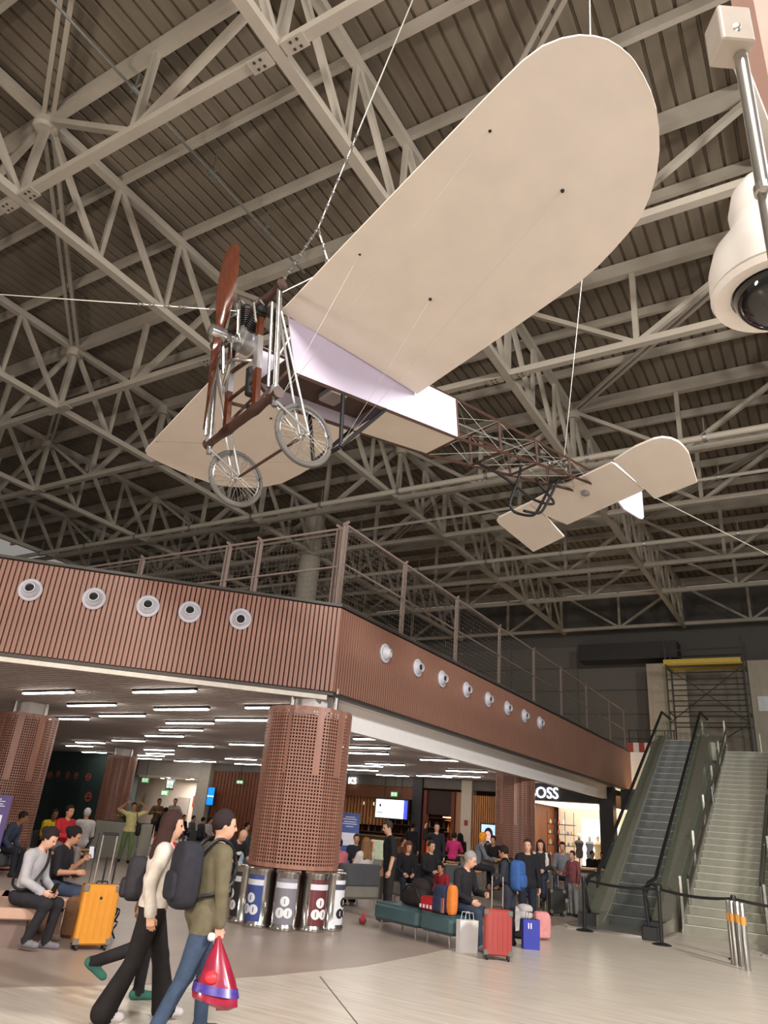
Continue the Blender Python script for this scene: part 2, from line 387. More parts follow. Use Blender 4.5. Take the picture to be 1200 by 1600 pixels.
def railing(p0, p1, posts, label):
    t = thing('railing', (p0[0], p0[1], 5.0), label, 'railing'); p0, p1 = Vector(p0), Vector(p1); d = (p1 - p0).normalized()
    for k, s_ in enumerate(posts):
        q = p0 + d * s_; g = MB()
        for o in (-.045, .045): g.bar(q + d * o + Vector((0, 0, 5.0)), q + d * o + Vector((0, 0, 7.1)), .03, .07)
        g.bar(q - d * .09 + Vector((0, 0, 7.1)), q + d * .09 + Vector((0, 0, 7.22)), .03, .05)
        g.build('post', M_rail, t)
    for z, r in ((7.12, .028), (6.3, .024), (5.5, .015)): MB().tube(p0 + Vector((0, 0, z)), p1 + Vector((0, 0, z)), r, n=8).build('rail', M_rail, t, smooth=True)
    o = Vector((d.y, -d.x, 0)) * .05
    MB().add([p0 + o + Vector((0, 0, 5.1)), p1 + o + Vector((0, 0, 5.1)), p1 + o + Vector((0, 0, 7.05)), p0 + o + Vector((0, 0, 7.05))], [(0, 1, 2, 3)]).build('net', M_net, t)
railing((FX - .15, 11.1, 0), (FX - .15, 34.2, 0), [0, 2.5, 5.3, 8.2, 11.1, 13.9, 17.0, 20.4, 22.9], 'tall railing with safety net along the long straight fascia')
railing((FX - .3, 11.25, 0), (-26, 11.25, 0), [0.1, 2.2, 3.1, 5.9, 8.6, 11.4, 14.2, 17], 'tall railing with safety net behind the angled fascia')
# round roof column standing on the upper floor
t = thing('roof_column', (-19.54, 25.04, 4.8), 'thick round grey column carrying the roof above the upper floor', 'column')
MB().lathe([(.5, 0), (.5, 4.6)], (-19.54, 25.04, 4.8), 24).build('shaft', mat('column_grey', (150, 145, 140), .6), t, smooth=True)
MB().lathe([(.52, 0), (.56, .08), (.56, .9), (.5, 1.0), (.5, 5.5)], (-19.54, 25.04, 9.4), 24).build('capital', M_roof, t, smooth=True)
g = MB()
for k in range(16): g.bar((-19.54 + .57 * math.cos(k * .3927), 25.04 + .57 * math.sin(k * .3927), 9.5), (-19.54 + .57 * math.cos(k * .3927), 25.04 + .57 * math.sin(k * .3927), 10.3), .06, .06)
g.build('capital_ribs', M_roof, t)
# ------------------------------------------------------------------ slatted ceiling below the upper floor, with light bars
M_slat = mat('ceiling_slat', (206, 194, 190), .7, var=.06)
CZ = 3.72
cl = struct(MB().slab([(x + (0 if x < -40 else -.05), y + .1, 3.95) for x, y in sl], (0, 0, .1)).build('ceiling', mat('ceiling_void', (110, 102, 98), .9, var=.05)))
first = None
for k in range(200):
    y = 3.6 + k * .165
    if y > 31.4: break
    x1 = FX - .35 if y > FY else FX - .35 - (FY - y)       # follow the angled front
    x0 = -40 if y > 14 else -31
    if x1 - x0 < .6: continue
    if y > FY + .1:
        if first is None or y > 14 and first[1] != -40:
            o = MB().box(((x0 + x1) / 2, 0, 0), (x1 - x0, .085, .09)).build('slat', M_slat, cl, local=True); first = (o, x0); o.location = (0, y, CZ + .05)
        else: shared(first[0], cl, (0, y, CZ + .05))
    else: MB().box(((x0 + x1) / 2, y, CZ + .05), (x1 - x0, .085, .09)).build('slat', M_slat, cl)
struct(MB().box((-8.2, (11.35 + 31.6) / 2, 3.5), (.2, 31.6 - 11.35, .5)).build('trim_3', mat('beam_white', (252, 247, 245), .6, var=.02)))
struct(MB().box((-7.95, (11.35 + 34) / 2, 3.745), (.4, 34 - 11.35, .05)).build('trim_4', M_white))
LED = [(9.96, 14.4), (10.12, 11.06), (11.54, 14.94), (12.16, 12.63), (13.1, 15.67), (12.02, 9.75), (14.32, 14.47), (15.71, 16.17), (13.75, 12.17), (17.2, 18.39), (13.65, 18.49), (18.79, 21.85), (19.76, 25.12), (21.25, 27.66), (24.03, 30.11), (20.0, 19.69), (21.82, 23.46), (24.61, 26.92), (23.49, 25.18), (26.42, 28.98), (27.03, 27.03), (26.66, 25.67), (19.07, 16.42), (24.67, 21.6), (27.21, 23.28), (24.55, 14.46), (25.6, 16.02), (27.77, 17.52), (30.14, 17.32), (19.08, 11.96), (20.72, 12.95), (22.2, 10.9), (28.8, 13.3), (29.5, 14.9), (26.2, 11.9), (17.0, 10.2), (18.6, 9.4), (22.9, 9.3), (15.2, 9.6)]
M_led = mat('light_bar_glow', (255, 250, 240), .5, var=0, emit=22)
proto = None
for e1, e2 in LED:
    if proto is None:
        proto = thing('light_bar', (-e2, e1, CZ - .06), 'white linear light bar set in the slatted ceiling', 'ceiling light', 'light bars in the slatted ceiling')
        MB().box((0, 0, .05), (1.7, .09, .07)).build('housing', M_dark, proto, local=True)
        MB().box((0, 0, .005), (1.66, .075, .03)).build('diffuser', M_led, proto, local=True)
    else:
        c = copy_tree(proto); c.location = (-e2, e1, CZ - .06)
# ------------------------------------------------------------------ outer walls
M_farwall = mat('far_wall_grey', (92, 88, 84), .8, var=.05)
fw = struct(MB().box((-16, 41.9, 7.5), (62, .2, 15)).build('wall_back', M_farwall))
for k, z in enumerate((5.6, 6.9, 8.2, 9.5, 10.8)):     # cladding boards of the far wall
    for j in range(5): MB().box((-10.1 - j * 4.05, 41.77, z + .62), (4.0, .05, 1.22)).build('panel', mat('far_panel', (104, 99, 95), .7, var=.05), fw)
struct(MB().box((-47, 15, 7.5), (.2, 54, 15)).build('wall_left', M_farwall))
# ================================================================== shop fronts under the upper floor (plane Y = 31.6)
SY = 31.6
M_shopdark = mat('shop_fascia_dark', (46, 44, 48), .45, var=.05)
M_oak = mat('oak_slat', (206, 140, 84), .5, var=.12, scale=4, stretch=(6, 6, .6))
M_oakdark = mat('oak_brown', (128, 78, 52), .55, var=.12, scale=4, stretch=(6, 6, .6))
M_cream = mat('cream_wall', (214, 200, 184), .7, var=.03)
M_warm = mat('shop_ceiling_glow', (255, 240, 214), .5, var=0, emit=2.0)
M_warmlow = mat('shop_lamp_glow', (255, 214, 160), .5, var=0, emit=4.0)
def ybox(g, x0, x1, z0, z1, y0, y1): return g.box(((x0 + x1) / 2, (y0 + y1) / 2, (z0 + z1) / 2), (abs(x1 - x0), abs(y1 - y0), abs(z1 - z0)))
B = lambda x0, x1, z0, z1, y0=SY, y1=SY + .2: ybox(MB(), x0, x1, z0, z1, y0, y1)
bw = struct(B(-47, -8, 0, 3.7, 37.2, 37.4).build('wall_back', mat('shop_back', (150, 120, 95), .8)))
struct(B(-46, -8, 3.3, 3.72, SY, SY + .25).build('trim_5', mat('bulkhead_grey', (120, 112, 106), .7)))
for k, (x, a) in enumerate(((-11.75, .15), (-16.72, .5), (-14.25, .5), (-8.15, .55))):
    m = M_shopdark if k != 2 else M_cream
    c = struct(B(x - a / 2, x + a / 2, 0, 3.7, SY - .12, SY + .4).build('wall_pier_%d' % (k + 1), m))
    if k == 2:
        MB().box((x + .02, SY - .13, 1.95), (.16, .02, .22)).build('call_point', mat('red_sign', (170, 60, 50), .5), c)
for x0, x1 in ((-12.0, -11.9),): struct(B(x0, x1, 0, 3.7, SY, 37.2).build('wall_side', M_oakdark))
# ---- lit clothing shop beside the escalator
sh = thing('storefront', (-10, SY, 0), 'bright clothing shop front with dark fascia and glowing white lettering', 'shop front')
B(-12, -8.4, 3.05, 3.7, SY - .16, SY).build('fascia', M_shopdark, sh)
B(-11.65, -8.45, 0, .12).build('plinth', M_shopdark, sh)
B(-11.65, -8.45, 3.0, 3.03, SY, 36.5).build('lit_ceiling', M_warm, sh)
B(-11.68, -8.45, 0, 3.0, 36.4, 36.5).build('back_wall', mat('shop_white', (238, 230, 220), .6, var=.02), sh)
B(-10.15, -8.5, .25, 2.55, 34.9, 34.95).build('light_wall', mat('light_wall_glow', (255, 248, 236), .5, var=0, emit=1.3), sh)
g = MB()
for z in (.9, 1.35, 1.8, 2.2): ybox(g, -11.5, -10.3, z, z + .03, 34.2, 34.6)
for x in (-11.5, -11.1, -10.7, -10.3): ybox(g, x - .01, x + .01, .2, 2.75, 34.2, 34.23)
g.build('shelf_unit', M_shopdark, sh)
M_sign = mat('sign_glow', (245, 250, 255), .5, var=0, emit=5)
M_goods = [mat('goods_%d' % i, c, .6) for i, c in enumerate(((225, 205, 170), (60, 55, 60), (190, 90, 60), (235, 232, 225), (120, 130, 150), (200, 160, 80)))]
for k in range(22):
    x = -11.45 + (k % 6) * .2 + random.random() * .05; z = (.93, 1.38, 1.83, 2.23)[k // 6]
    h = .12 + random.random() * .14
    tag(MB().lathe([(.05, 0), (.055, h * .6), (.03, h * .85), (.03, h)], (x, 34.4, z), 8).build('bottle', M_goods[k % 6], smooth=True), 'small bottle on the shelves of the bright clothing shop', 'bottle', 'bottles on the shop shelves')
for k, x in enumerate((-9.9, -9.5, -9.1, -8.75)):
    t = thing('mannequin', (x, 33.6 + .2 * (k % 2), .12), 'dressed shop mannequin standing inside the bright clothing shop', 'mannequin', 'mannequins in the clothing shop')
    MB().lathe([(.02, 0), (.02, .8), (.14, .85), (.17, 1.05), (.13, 1.2), (.2, 1.42), (.16, 1.5), (.05, 1.53), (.05, 1.58)], (x, 33.6 + .2 * (k % 2), .12), 12).build('torso', (M_goods[1], M_goods[4], M_goods[0], M_goods[1])[k], t, smooth=True)
    MB().ball((x, 33.6 + .2 * (k % 2), 1.8), (.08, .09, .12)).build('head', M_goods[3], t, smooth=True)
    MB().lathe([(.2, 0), (.2, .03)], (x, 33.6 + .2 * (k % 2), .12), 14).build('stand', M_steel, t)
s = thing('shop_sign', (-10.72, SY - .18, 3.33), 'glowing white lettering on the dark clothing shop fascia', 'sign')
text('lettering', 'BOSS', .62, M_sign, face_matrix((0, 0, 0), (0, -1, 0)), s, .03, narrow=.92)
lamp('shop_lamp', 'AREA', (-10, 33.5, 2.9), 90, (1, .9, .75), 2.0, (-10, 32, 0))
# ---- smaller lit shop behind the escalator foot
sh = thing('storefront', (-7.2, 33.0, 0), 'small warm lit shop front behind the escalator balustrade', 'shop front')
B(-7.9, -4.8, 2.95, 3.75, 32.9, 33.1).build('fascia', M_shopdark, sh)
B(-7.9, -4.8, 2.85, 2.93, 33, 36).build('lit_ceiling', M_warmlow, sh)
B(-7.9, -4.8, 0, 3.0, 36.0, 36.1).build('back_wall', M_oak, sh)
g = MB()
for k in range(24): ybox(g, -7.85 + k * .125, -7.78 + k * .125, 1.6, 2.8, 35.9, 36.0)
stuff(g.build('wall_slats', M_oakdark, sh))
for k, z in enumerate((.6, 1.05, 1.5)): B(-7.8, -5, z, z + .03, 35.6, 35.95).build('shelf', M_shopdark, sh)
for k in range(14):
    tag(MB().lathe([(.05, 0), (.06, .16), (.03, .22)], (-7.7 + (k % 7) * .16, 35.75, (1.08, 1.53)[k // 7]), 8).build('bottle', M_goods[(k * 5) % 6], smooth=True), 'small bottle on the shelf of the little shop behind the escalator', 'bottle', 'bottles in the little shop')
# ---- bar and cafe fronts, left of the white pier
cf = thing('cafe_front', (-18, SY, 0), 'bar front with oak slat panels, dark counter and lit shelves', 'shop front')
B(-24, -16.95, 2.75, 3.3, SY + .1, SY + .3).build('fascia', M_oakdark, cf)
for k in range(26): MB().lathe([(.07, 0), (.07, 1.25)], (-23.5 + k * .19, SY + .9, 1.55), 8, capa=True).build('slat', M_oak, cf, smooth=True)
B(-24, -16.95, 0, 1.05, SY + 1.6, SY + 2.3).build('counter', M_oakdark, cf)
B(-24, -16.95, 1.05, 1.1, SY + 1.5, SY + 2.4).build('counter_top', mat('counter_stone', (190, 170, 140), .3), cf)
B(-24, -12.0, 0, 3.7, 36.0, 36.1).build('back_wall', mat('bar_back', (60, 40, 34), .7), cf)
for k in range(3): B(-24, -17, 1.2 + .45 * k, 1.23 + .45 * k, 35.6, 36).build('shelf', M_oak, cf)
for k in range(30):
    h = .2 + .12 * random.random()
    tag(MB().lathe([(.04, 0), (.04, h * .6), (.015, h * .75), (.015, h)], (-23 + (k % 15) * .4, 35.8, 1.23 + .45 * (k // 15)), 7).build('bottle', M_goods[(k * 7) % 6], smooth=True), 'small bottle on the lit shelves behind the bar', 'bottle', 'bottles behind the bar')
for k, x in enumerate((-20.8, -20.1, -18.6, -17.6)):
    t = thing('pendant_lamp', (x, 33.4, 2.45), 'small glowing pendant lamp hanging over the bar counter', 'lamp', 'pendant lamps over the bar')
    MB().lathe([(.1, 0), (.08, .1), (.02, .16)], (x, 33.4, 2.45), 12).build('shade', M_warmlow, t, smooth=True); MB().tube((x, 33.4, 2.6), (x, 33.4, 3.7), .008).build('cord', M_dark, t)
# wine shop doorway between dark pillar and white pier
ds = thing('shop_entrance', (-15.4, SY, 0), 'dark red framed shop entrance with lit shelves inside', 'shop front')
M_redwood = mat('red_brown_frame', (120, 52, 36), .5)
for x in (-16.35, -14.95): B(x - .08, x + .08, 0, 3.2, SY, SY + .25).build('jamb', M_redwood, ds)
B(-16.4, -14.9, 2.2, 3.2, SY + .1, SY + .2).build('header', mat('dark_brown_panel', (58, 38, 34), .7), ds)
for k in range(4): B(-16.3, -15.0, .5 + k * .5, .53 + k * .5, 33.6, 34).build('shelf', M_oak, ds)
B(-16.3, -15.0, 0, 2.4, 34, 34.1).build('back', M_redwood, ds)
B(-14.85, -14.5, 0, 3.2, SY + .1, SY + .2).build('side_panel', mat('tan_panel', (176, 132, 100), .6), ds)
B(-16.2, -15.0, 2.12, 2.16, 33.2, 33.9).build('shelf_light', M_warmlow, ds)
for k in range(18):
    tag(MB().lathe([(.04, 0), (.045, .16), (.015, .22), (.015, .3)], (-16.2 + (k % 9) * .135, 33.8, (1.03, 1.53)[k // 9]), 7).build('bottle', M_goods[(k * 5 + 2) % 6], smooth=True), 'wine bottle on the shelves inside the red framed shop entrance', 'bottle', 'wine bottles in the entrance')
# oak slat wall and portrait screen right of the white pier
ow = thing('slat_wall', (-13, SY, 0), 'curved oak slat wall holding the portrait screen', 'wall panel')
for k in range(22): MB().box((-13.95 + k * .1, SY + .05, 1.55), (.06, .06, 3.1)).build('slat', M_oak, ow)
B(-14.0, -11.8, 0, 3.1, SY + .1, SY + .16).build('backing', M_oakdark, ow)
sc = thing('portrait_screen', (-13.15, SY - .1, 1.05), 'upright screen showing a dark haired model on pale blue', 'screen')
B(-13.55, -12.75, .75, 2.0, SY - .12, SY).build('case', M_dark, sc)
B(-13.5, -12.8, .8, 1.95, SY - .13, SY - .12).build('display', mat('display_blue', (176, 205, 235), .4, var=0, emit=1.2), sc)
def disc(g, cx, cz, rx, rz_, y, n=20): g.add([(cx + rx * math.cos(2 * math.pi * k / n), y, cz + rz_ * math.sin(2 * math.pi * k / n)) for k in range(n)], [tuple(range(n))])
yy = SY - .134
g = MB(); disc(g, -13.17, 1.58, .2, .26, yy); g.build('hair_shape', mat('print_dark', (40, 28, 30), .6, emit=.25, var=0), sc)
g = MB(); disc(g, -13.2, 1.5, .14, .2, yy - .002); g.build('face_shape', mat('print_skin', (225, 180, 165), .6, emit=.9, var=0), sc)
g = MB(); g.add([(-13.45, yy - .001, .8), (-12.85, yy - .001, .8), (-12.95, yy - .001, 1.15), (-13.17, yy - .001, 1.32), (-13.38, yy - .001, 1.15)], [(0, 1, 2, 3, 4)]); g.build('coat_shape', MATS['print_dark'], sc)
g = MB()
for dx in (-.06, .06): disc(g, -13.2 + dx, 1.55, .025, .015, yy - .004, 10)
disc(g, -13.2, 1.40, .04, .012, yy - .004, 10); g.build('features_shape', MATS['print_dark'], sc)
# hanging departure / menu screen
sc = thing('menu_screen', (-17.85, 31.2, 1.9), 'wide hanging screen with pale columns and a blue side band', 'screen')
y0 = 31.2
B(-18.75, -16.98, 1.86, 2.72, y0, y0 + .08).build('case', M_dark, sc)
M_scr = mat('screen_pale', (214, 240, 246), .4, var=0, emit=1.5)
for k, (a, b) in enumerate(((-18.7, -18.25), (-18.24, -17.72), (-17.71, -17.22))): B(a, b, 1.9, 2.68, y0 - .006, y0).build('display_panel', M_scr, sc)
B(-17.21, -17.03, 1.9, 2.68, y0 - .006, y0).build('display_band', mat('screen_blue', (70, 80, 200), .4, var=0, emit=1.3), sc)
g = MB(); disc(g, -18.46, 2.42, .05, .07, y0 - .01, 12); ybox(g, -18.62, -18.32, 2.1, 2.13, y0 - .01, y0 - .008); g.build('print_mark', MATS['print_dark'], sc)
for x in (-18.3, -17.4): MB().tube((x, y0 + .04, 2.7), (x, y0 + .04, 3.75), .02).build('hanger', M_dark, sc)
# lit shop letters behind the perforated column
s = thing('shop_sign', (-20.35, SY - .05, 3.42), 'small glowing white shop letters beside the perforated column', 'sign')
text('lettering', 'KS', .42, M_sign, face_matrix((0, 0, 0), (0, -1, 0)), s, .02)
# ---- left part: dark green wall, corridor, brown wall with blue screen
M_green = mat('dark_green_wall', (50, 66, 64), .6, var=.06)
def from_px(x, y, Y): return atY(x, y, Y)
lw = struct(MB().box((-35.2, 24.9, 1.9), (10.4, .2, 3.8)).build('wall_green', M_green))
def facebox(name, x0, x1, z0, z1, y, m, par=None, th=.03): return B(x0, x1, z0, z1, y - th, y).build(name, m, par)
d1 = facebox('door_1', -33.4, -31.4, 0, 2.3, 24.8, mat('green_door', (42, 56, 54), .5)); struct(d1)
facebox('door_gap', -32.42, -32.38, 0, 2.3, 24.765, M_dark, d1, .004)
s = thing('wall_graphic', (-32.6, 24.78, 2.9), 'faded red illegible lettering on the dark green wall', 'sign')
M_redp = mat('faded_red_print', (176, 92, 78), .6)
for k, (px_, py_, w_, h_) in enumerate(((78, 1211, .42, .34), (91, 1209, .3, .3), (106, 1211, .24, .36), (119, 1212, .3, .32), (138, 1214, .42, .34), (138, 1245, .5, .45))):
    p = atY(px_, py_, 24.78); g = MB(); n = 14
    for q in range(n):
        a0, a1 = 2 * math.pi * q / n, 2 * math.pi * (q + 1) / n
        g.add([(p.x + w_ * r_ * math.cos(a), 24.775, p.z + h_ * r_ * math.sin(a)) for r_, a in ((.5, a0), (.5, a1), (.28, a1), (.28, a0))], [(0, 1, 2, 3)])
    g.bar((p.x - w_ * .5, 24.775, p.z), (p.x + w_ * .5, 24.775, p.z + .05 * (k % 2)), .004, .07).build('letter_shape', M_redp, s)
# corridor
struct(B(-32.6, -31.75, 0, 3.72, 28.2, 28.5).build('wall_corridor_left', mat('corridor_pillar', (58, 74, 70), .6)))
struct(B(-37, -26.0, 0, 3.72, 31.2, 31.4).build('wall_corridor', mat('corridor_cream', (222, 206, 192), .6, var=.03)))
struct(B(-37, -26.7, 3.0, 3.1, 28.4, 31.2).build('ceiling_corridor', mat('corridor_ceiling', (226, 220, 212), .6)))
struct(B(-31.8, -27.3, 3.0, 3.72, 28.3, 28.4).build('trim_6', mat('corridor_bulkhead', (190, 182, 174), .6)))
d2 = struct(B(-31.35, -30.45, 0, 2.1, 31.12, 31.2).build('door_2', mat('corridor_door', (168, 156, 146), .5)))
MB().box((-30.6, 31.08, 1.05), (.05, .06, .14)).build('door_handle', M_steel, d2)
MB().box((-30.1, 31.17, 1.95), (.22, .03, .55)).build('notice', mat('red_sign', (170, 60, 50), .5), d2)
for k, (x, y) in enumerate(((-30.5, 29.4), (-29.6, 29.9), (-28.6, 29.2), (-32.0, 30.4))):
    t = thing('downlight', (x, y, 2.96), 'small round downlight glowing in the corridor ceiling', 'ceiling light', 'corridor downlights')
    MB().lathe([(.1, 0), (.1, .03)], (x, y, 2.97), 14).build('lens', M_led, t); MB().lathe([(.12, .02), (.14, .03), (.14, .04)], (x, y, 2.96), 14).build('rim', M_white, t)
lamp('corridor_lamp', 'AREA', (-30, 29.8, 2.9), 110, (1, .94, .88), 2.0, (-30, 29.8, 0))
bwl = struct(B(-26.6, -22.4, 0, 3.4, 28.6, 28.8).build('wall_brown', M_oakdark))
for k in range(20): MB().box((-26.5 + k * .21, 28.58, 1.7), (.09, .05, 3.3)).build('batten', mat('brown_batten', (122, 70, 48), .5, var=.1), bwl)
struct(B(-27.35, -26.6, 0, 3.72, 28.3, 28.7).build('wall_pier_5', mat('pier_beige', (182, 174, 160), .6)))
struct(B(-26.6, -22.4, 3.4, 3.72, 28.5, 28.9).build('trim_7', MATS['bulkhead_grey']))
p = atY(329, 1244, 28.2)
sc = thing('info_screen', (p.x, 28.2, 0), 'narrow upright blue screen with a white line on a dark stand', 'screen')
MB().box((p.x, 28.23, p.z), (.46, .06, .84)).build('case', M_dark, sc)
MB().box((p.x, 28.195, p.z), (.4, .01, .78)).build('display', mat('screen_azure', (20, 120, 255), .4, var=0, emit=1.6), sc)
MB().box((p.x, 28.188, p.z), (.4, .006, .05)).build('display_band', M_scr, sc)
MB().tube((p.x, 28.25, 0), (p.x, 28.25, p.z - .4), .05).build('post', M_dark, sc)
# green emergency exit signs
M_exit = mat('exit_green', (70, 160, 90), .5, var=0, emit=.5); M_exitw = mat('exit_white', (235, 245, 235), .5, var=0, emit=.8)
def exit_sign(p, w_, h_, label, dark=False):
    t = thing('exit_sign', p, label, 'sign'); p = Vector(p)
    MB().box(p, (w_, .04, h_)).build('plate', M_exit if not dark else mat('sign_slate', (90, 100, 100), .5), t)
    g = MB(); n = 2
    for k in range(n):
        x = p.x + (k - .5) * w_ * .45
        g.box((x, p.y - .024, p.z), (w_ * .34, .006, h_ * .66))
    g.build('pictogram_field', M_exitw, t)
    g = MB()
    for k in range(n):
        x = p.x + (k - .5) * w_ * .45
        g.ball((x + .02, p.y - .03, p.z + h_ * .18), (h_ * .07, .004, h_ * .07), 8, 4)
        g.bar((x, p.y - .03, p.z + .08 * h_), (x - .04 * w_, p.y - .03, p.z - .2 * h_), .006, h_ * .1); g.bar((x, p.y - .03, p.z), (x + .08 * w_, p.y - .03, p.z - .2 * h_), .006, h_ * .08)
    g.build('running_figure', M_exit, t)
    MB().tube((p.x, p.y, p.z + h_ / 2), (p.x, p.y, max(p.z + h_ / 2 + .05, 3.0 if (-32 < p.x < -27 and p.y > 28.4) else 3.78)), .012).build('hanger', M_dark, t)
exit_sign(atY(227, 1219, 28.25), .5, .26, 'green exit sign high on the left side of the corridor mouth')
exit_sign(atY(257, 1239, 29.6), .46, .26, 'green exit sign hanging lower inside the corridor')
exit_sign(atY(266, 1226, 29.0), .55, .5, 'grey hanging wayfinding sign inside the corridor', True)
exit_sign(atY(375, 1222, 28.3), .4, .16, 'small green exit sign above the brown slatted wall')
exit_sign(atY(616, 1241, 31.3), .36, .22, 'green exit sign above the wide hanging screen')
# ================================================================== perforated copper columns, bins, escalators, stair
M_cop = mat('perforated_copper', (152, 108, 92), .4, .05, var=.12, scale=5, stretch=(3, 3, .4))
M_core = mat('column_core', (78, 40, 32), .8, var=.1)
def perforated(cx, cy, r, z0, z1, nu, nv, arc=(0, 2 * math.pi), seed=0):
    """folded sheet with square holes; some vertical bands stay closed"""
    rs = random.Random(seed); g = MB(); V = {}
    band = []; k = 0
    while len(band) < nu:
        n = rs.randint(4, 9); m = rs.randint(1, 3); band += [1] * n + [0] * m
    rad = lambda u: r + .008 * math.sin(u * 2 * math.pi / nu * 9) + .004 * math.sin(u * 2 * math.pi / nu * 23)
    def P(u, v, dr=0):
        a = arc[0] + (arc[1] - arc[0]) * u / nu; q = rad(u) + dr
        return (cx + q * math.cos(a), cy + q * math.sin(a), z0 + (z1 - z0) * v / nv)
    e = .2
    for u in range(nu):
        if not band[u] or True:
            pass
        v = 0
        while v < nv:
            hole = band[u] and 1 <= v < nv - 1 or (v < nv * .55 and 1 <= v and (u % 11 or v < nv * .3))
            if not hole:
                v2 = v
                while v2 < nv and not (band[u] and 1 <= v2 < nv - 1 or (v2 < nv * .55 and 1 <= v2 and (u % 11 or v2 < nv * .3))): v2 += 1
                g.add([P(u, v), P(u + 1, v), P(u + 1, v2), P(u, v2)], [(0, 1, 2, 3)]); v = v2
            else:
                o = [P(u, v), P(u + 1, v), P(u + 1, v + 1), P(u, v + 1)]; i = [P(u + e, v + e), P(u + 1 - e, v + e), P(u + 1 - e, v + 1 - e), P(u + e, v + 1 - e)]
                b = [P(u + e, v + e, -.012), P(u + 1 - e, v + e, -.012), P(u + 1 - e, v + 1 - e, -.012), P(u + e, v + 1 - e, -.012)]
                g.add(o + i + b, [(0, 1, 5, 4), (1, 2, 6, 5), (2, 3, 7, 6), (3, 0, 4, 7), (4, 5, 9, 8), (5, 6, 10, 9), (6, 7, 11, 10), (7, 4, 8, 11)]); v += 1
    return g
def clad_column(cx, cy, r, z0, label, nu, nv, seed, part):
    t = thing('clad_column', (cx, cy, 0), label, 'column')
    stuff(perforated(cx, cy, r, z0, 3.43, nu, nv, seed=seed).build('perforated_screen', M_cop, t))
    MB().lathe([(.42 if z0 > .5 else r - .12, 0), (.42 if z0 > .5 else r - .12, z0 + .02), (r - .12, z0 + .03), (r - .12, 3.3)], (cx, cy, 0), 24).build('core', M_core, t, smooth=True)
    MB().box((cx, cy, 3.6), (.5, .5, .5)).build('column_head', M_white, t)
    for a in (.3, 2.4, 4.5): MB().tube((cx + r * .6 * math.cos(a), cy + r * .6 * math.sin(a), 3.2), (cx + r * .6 * math.cos(a), cy + r * .6 * math.sin(a), 3.86), .05, n=10).build('hanger_tube', M_steel, t, smooth=True)
    return t
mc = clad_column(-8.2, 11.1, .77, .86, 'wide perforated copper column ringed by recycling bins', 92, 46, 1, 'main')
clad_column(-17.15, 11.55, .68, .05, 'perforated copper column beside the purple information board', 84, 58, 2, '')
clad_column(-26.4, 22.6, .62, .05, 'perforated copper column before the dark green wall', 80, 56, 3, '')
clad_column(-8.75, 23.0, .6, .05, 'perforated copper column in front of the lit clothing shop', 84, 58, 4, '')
# fire extinguisher sign on the main column
p = Vector((-8.2, 11.1, 0)); d = Vector((.75, -.62, 0)).normalized()
# recycling bins around the main column
M_binsteel = mat('bin_steel', (190, 186, 180), .18, .95, var=.04)
BINS = [((62, 78, 140), 'blue'), ((128, 126, 134), 'grey'), ((104, 48, 52), 'maroon'), ((222, 222, 226), 'white'), ((40, 40, 42), 'black'), ((60, 110, 70), 'green'), ((150, 110, 60), 'ochre')]
cam_dir = math.atan2(-11.1, 8.2)
offs = {0: -38, 1: -4, 2: 30, 3: 62, 4: -72, 5: 120, 6: 180}
for k, (rgb, nm) in enumerate(BINS):
    a = cam_dir + math.radians(offs[k]); c = Vector((-8.2 + .78 * math.cos(a), 11.1 + .78 * math.sin(a), 0))
    t = thing('recycling_bin', c, '%s fronted steel recycling bin at the foot of the copper column' % nm, 'bin')
    MB().lathe([(.2, 0), (.215, .02), (.215, .06), (.2, .08), (.2, .785), (.212, .80), (.212, .835), (.19, .85)], c, 26).build('body', M_binsteel, t, smooth=True)
    g = MB(); n = 14; hw = math.radians(52)
    def arcq(z0, z1, r_, a0, a1, m=14):
        P = [(c.x + r_ * math.cos(a + a0 + (a1 - a0) * i / m), c.y + r_ * math.sin(a + a0 + (a1 - a0) * i / m), z) for z in (z0, z1) for i in range(m + 1)]
        return P, [(i, i + 1, m + 2 + i, m + 1 + i) for i in range(m)]
    MB().add(*arcq(.1, .74, .204, -hw, hw)).build('panel', mat('bin_%s' % nm, rgb, .35, var=.03), t, smooth=True)
    MB().add(*arcq(.6, .68, .207, -hw, hw)).build('title_band', mat('bin_band_dark' if nm == 'white' else 'bin_band', (70, 70, 90) if nm == 'white' else (214, 214, 220), .5, var=.02), t, smooth=True)
    M_dot = mat('bin_dot_dark' if nm == 'white' else 'bin_dot', (36, 34, 38) if nm == 'white' else (226, 226, 228), .5, var=.02)
    for da, z in ((-.26, .26), (.26, .26), (0, .42)):
        q = MB(); m = 16
        P = []
        for i in range(m + 1):
            ci = math.cos(math.pi * i / m); b = a + da * 1.25 + .36 * ci; si = .072 * math.sin(math.pi * i / m)
            P += [(c.x + .2075 * math.cos(b), c.y + .2075 * math.sin(b), z - si), (c.x + .2075 * math.cos(b), c.y + .2075 * math.sin(b), z + si)]
        q.add(P, [(2 * i, 2 * i + 1, 2 * i + 3, 2 * i + 2) for i in range(m)])
        d_ = q.build('symbol_disc', M_dot, t)
        q = MB(); b = a + da * 1.25
        q.bar((c.x + .209 * math.cos(b), c.y + .209 * math.sin(b), z - .035), (c.x + .209 * math.cos(b), c.y + .209 * math.sin(b), z + .035), .014, .004, up=(math.cos(b), math.sin(b), 0)).build('symbol', mat('bin_%s' % nm, rgb), d_)
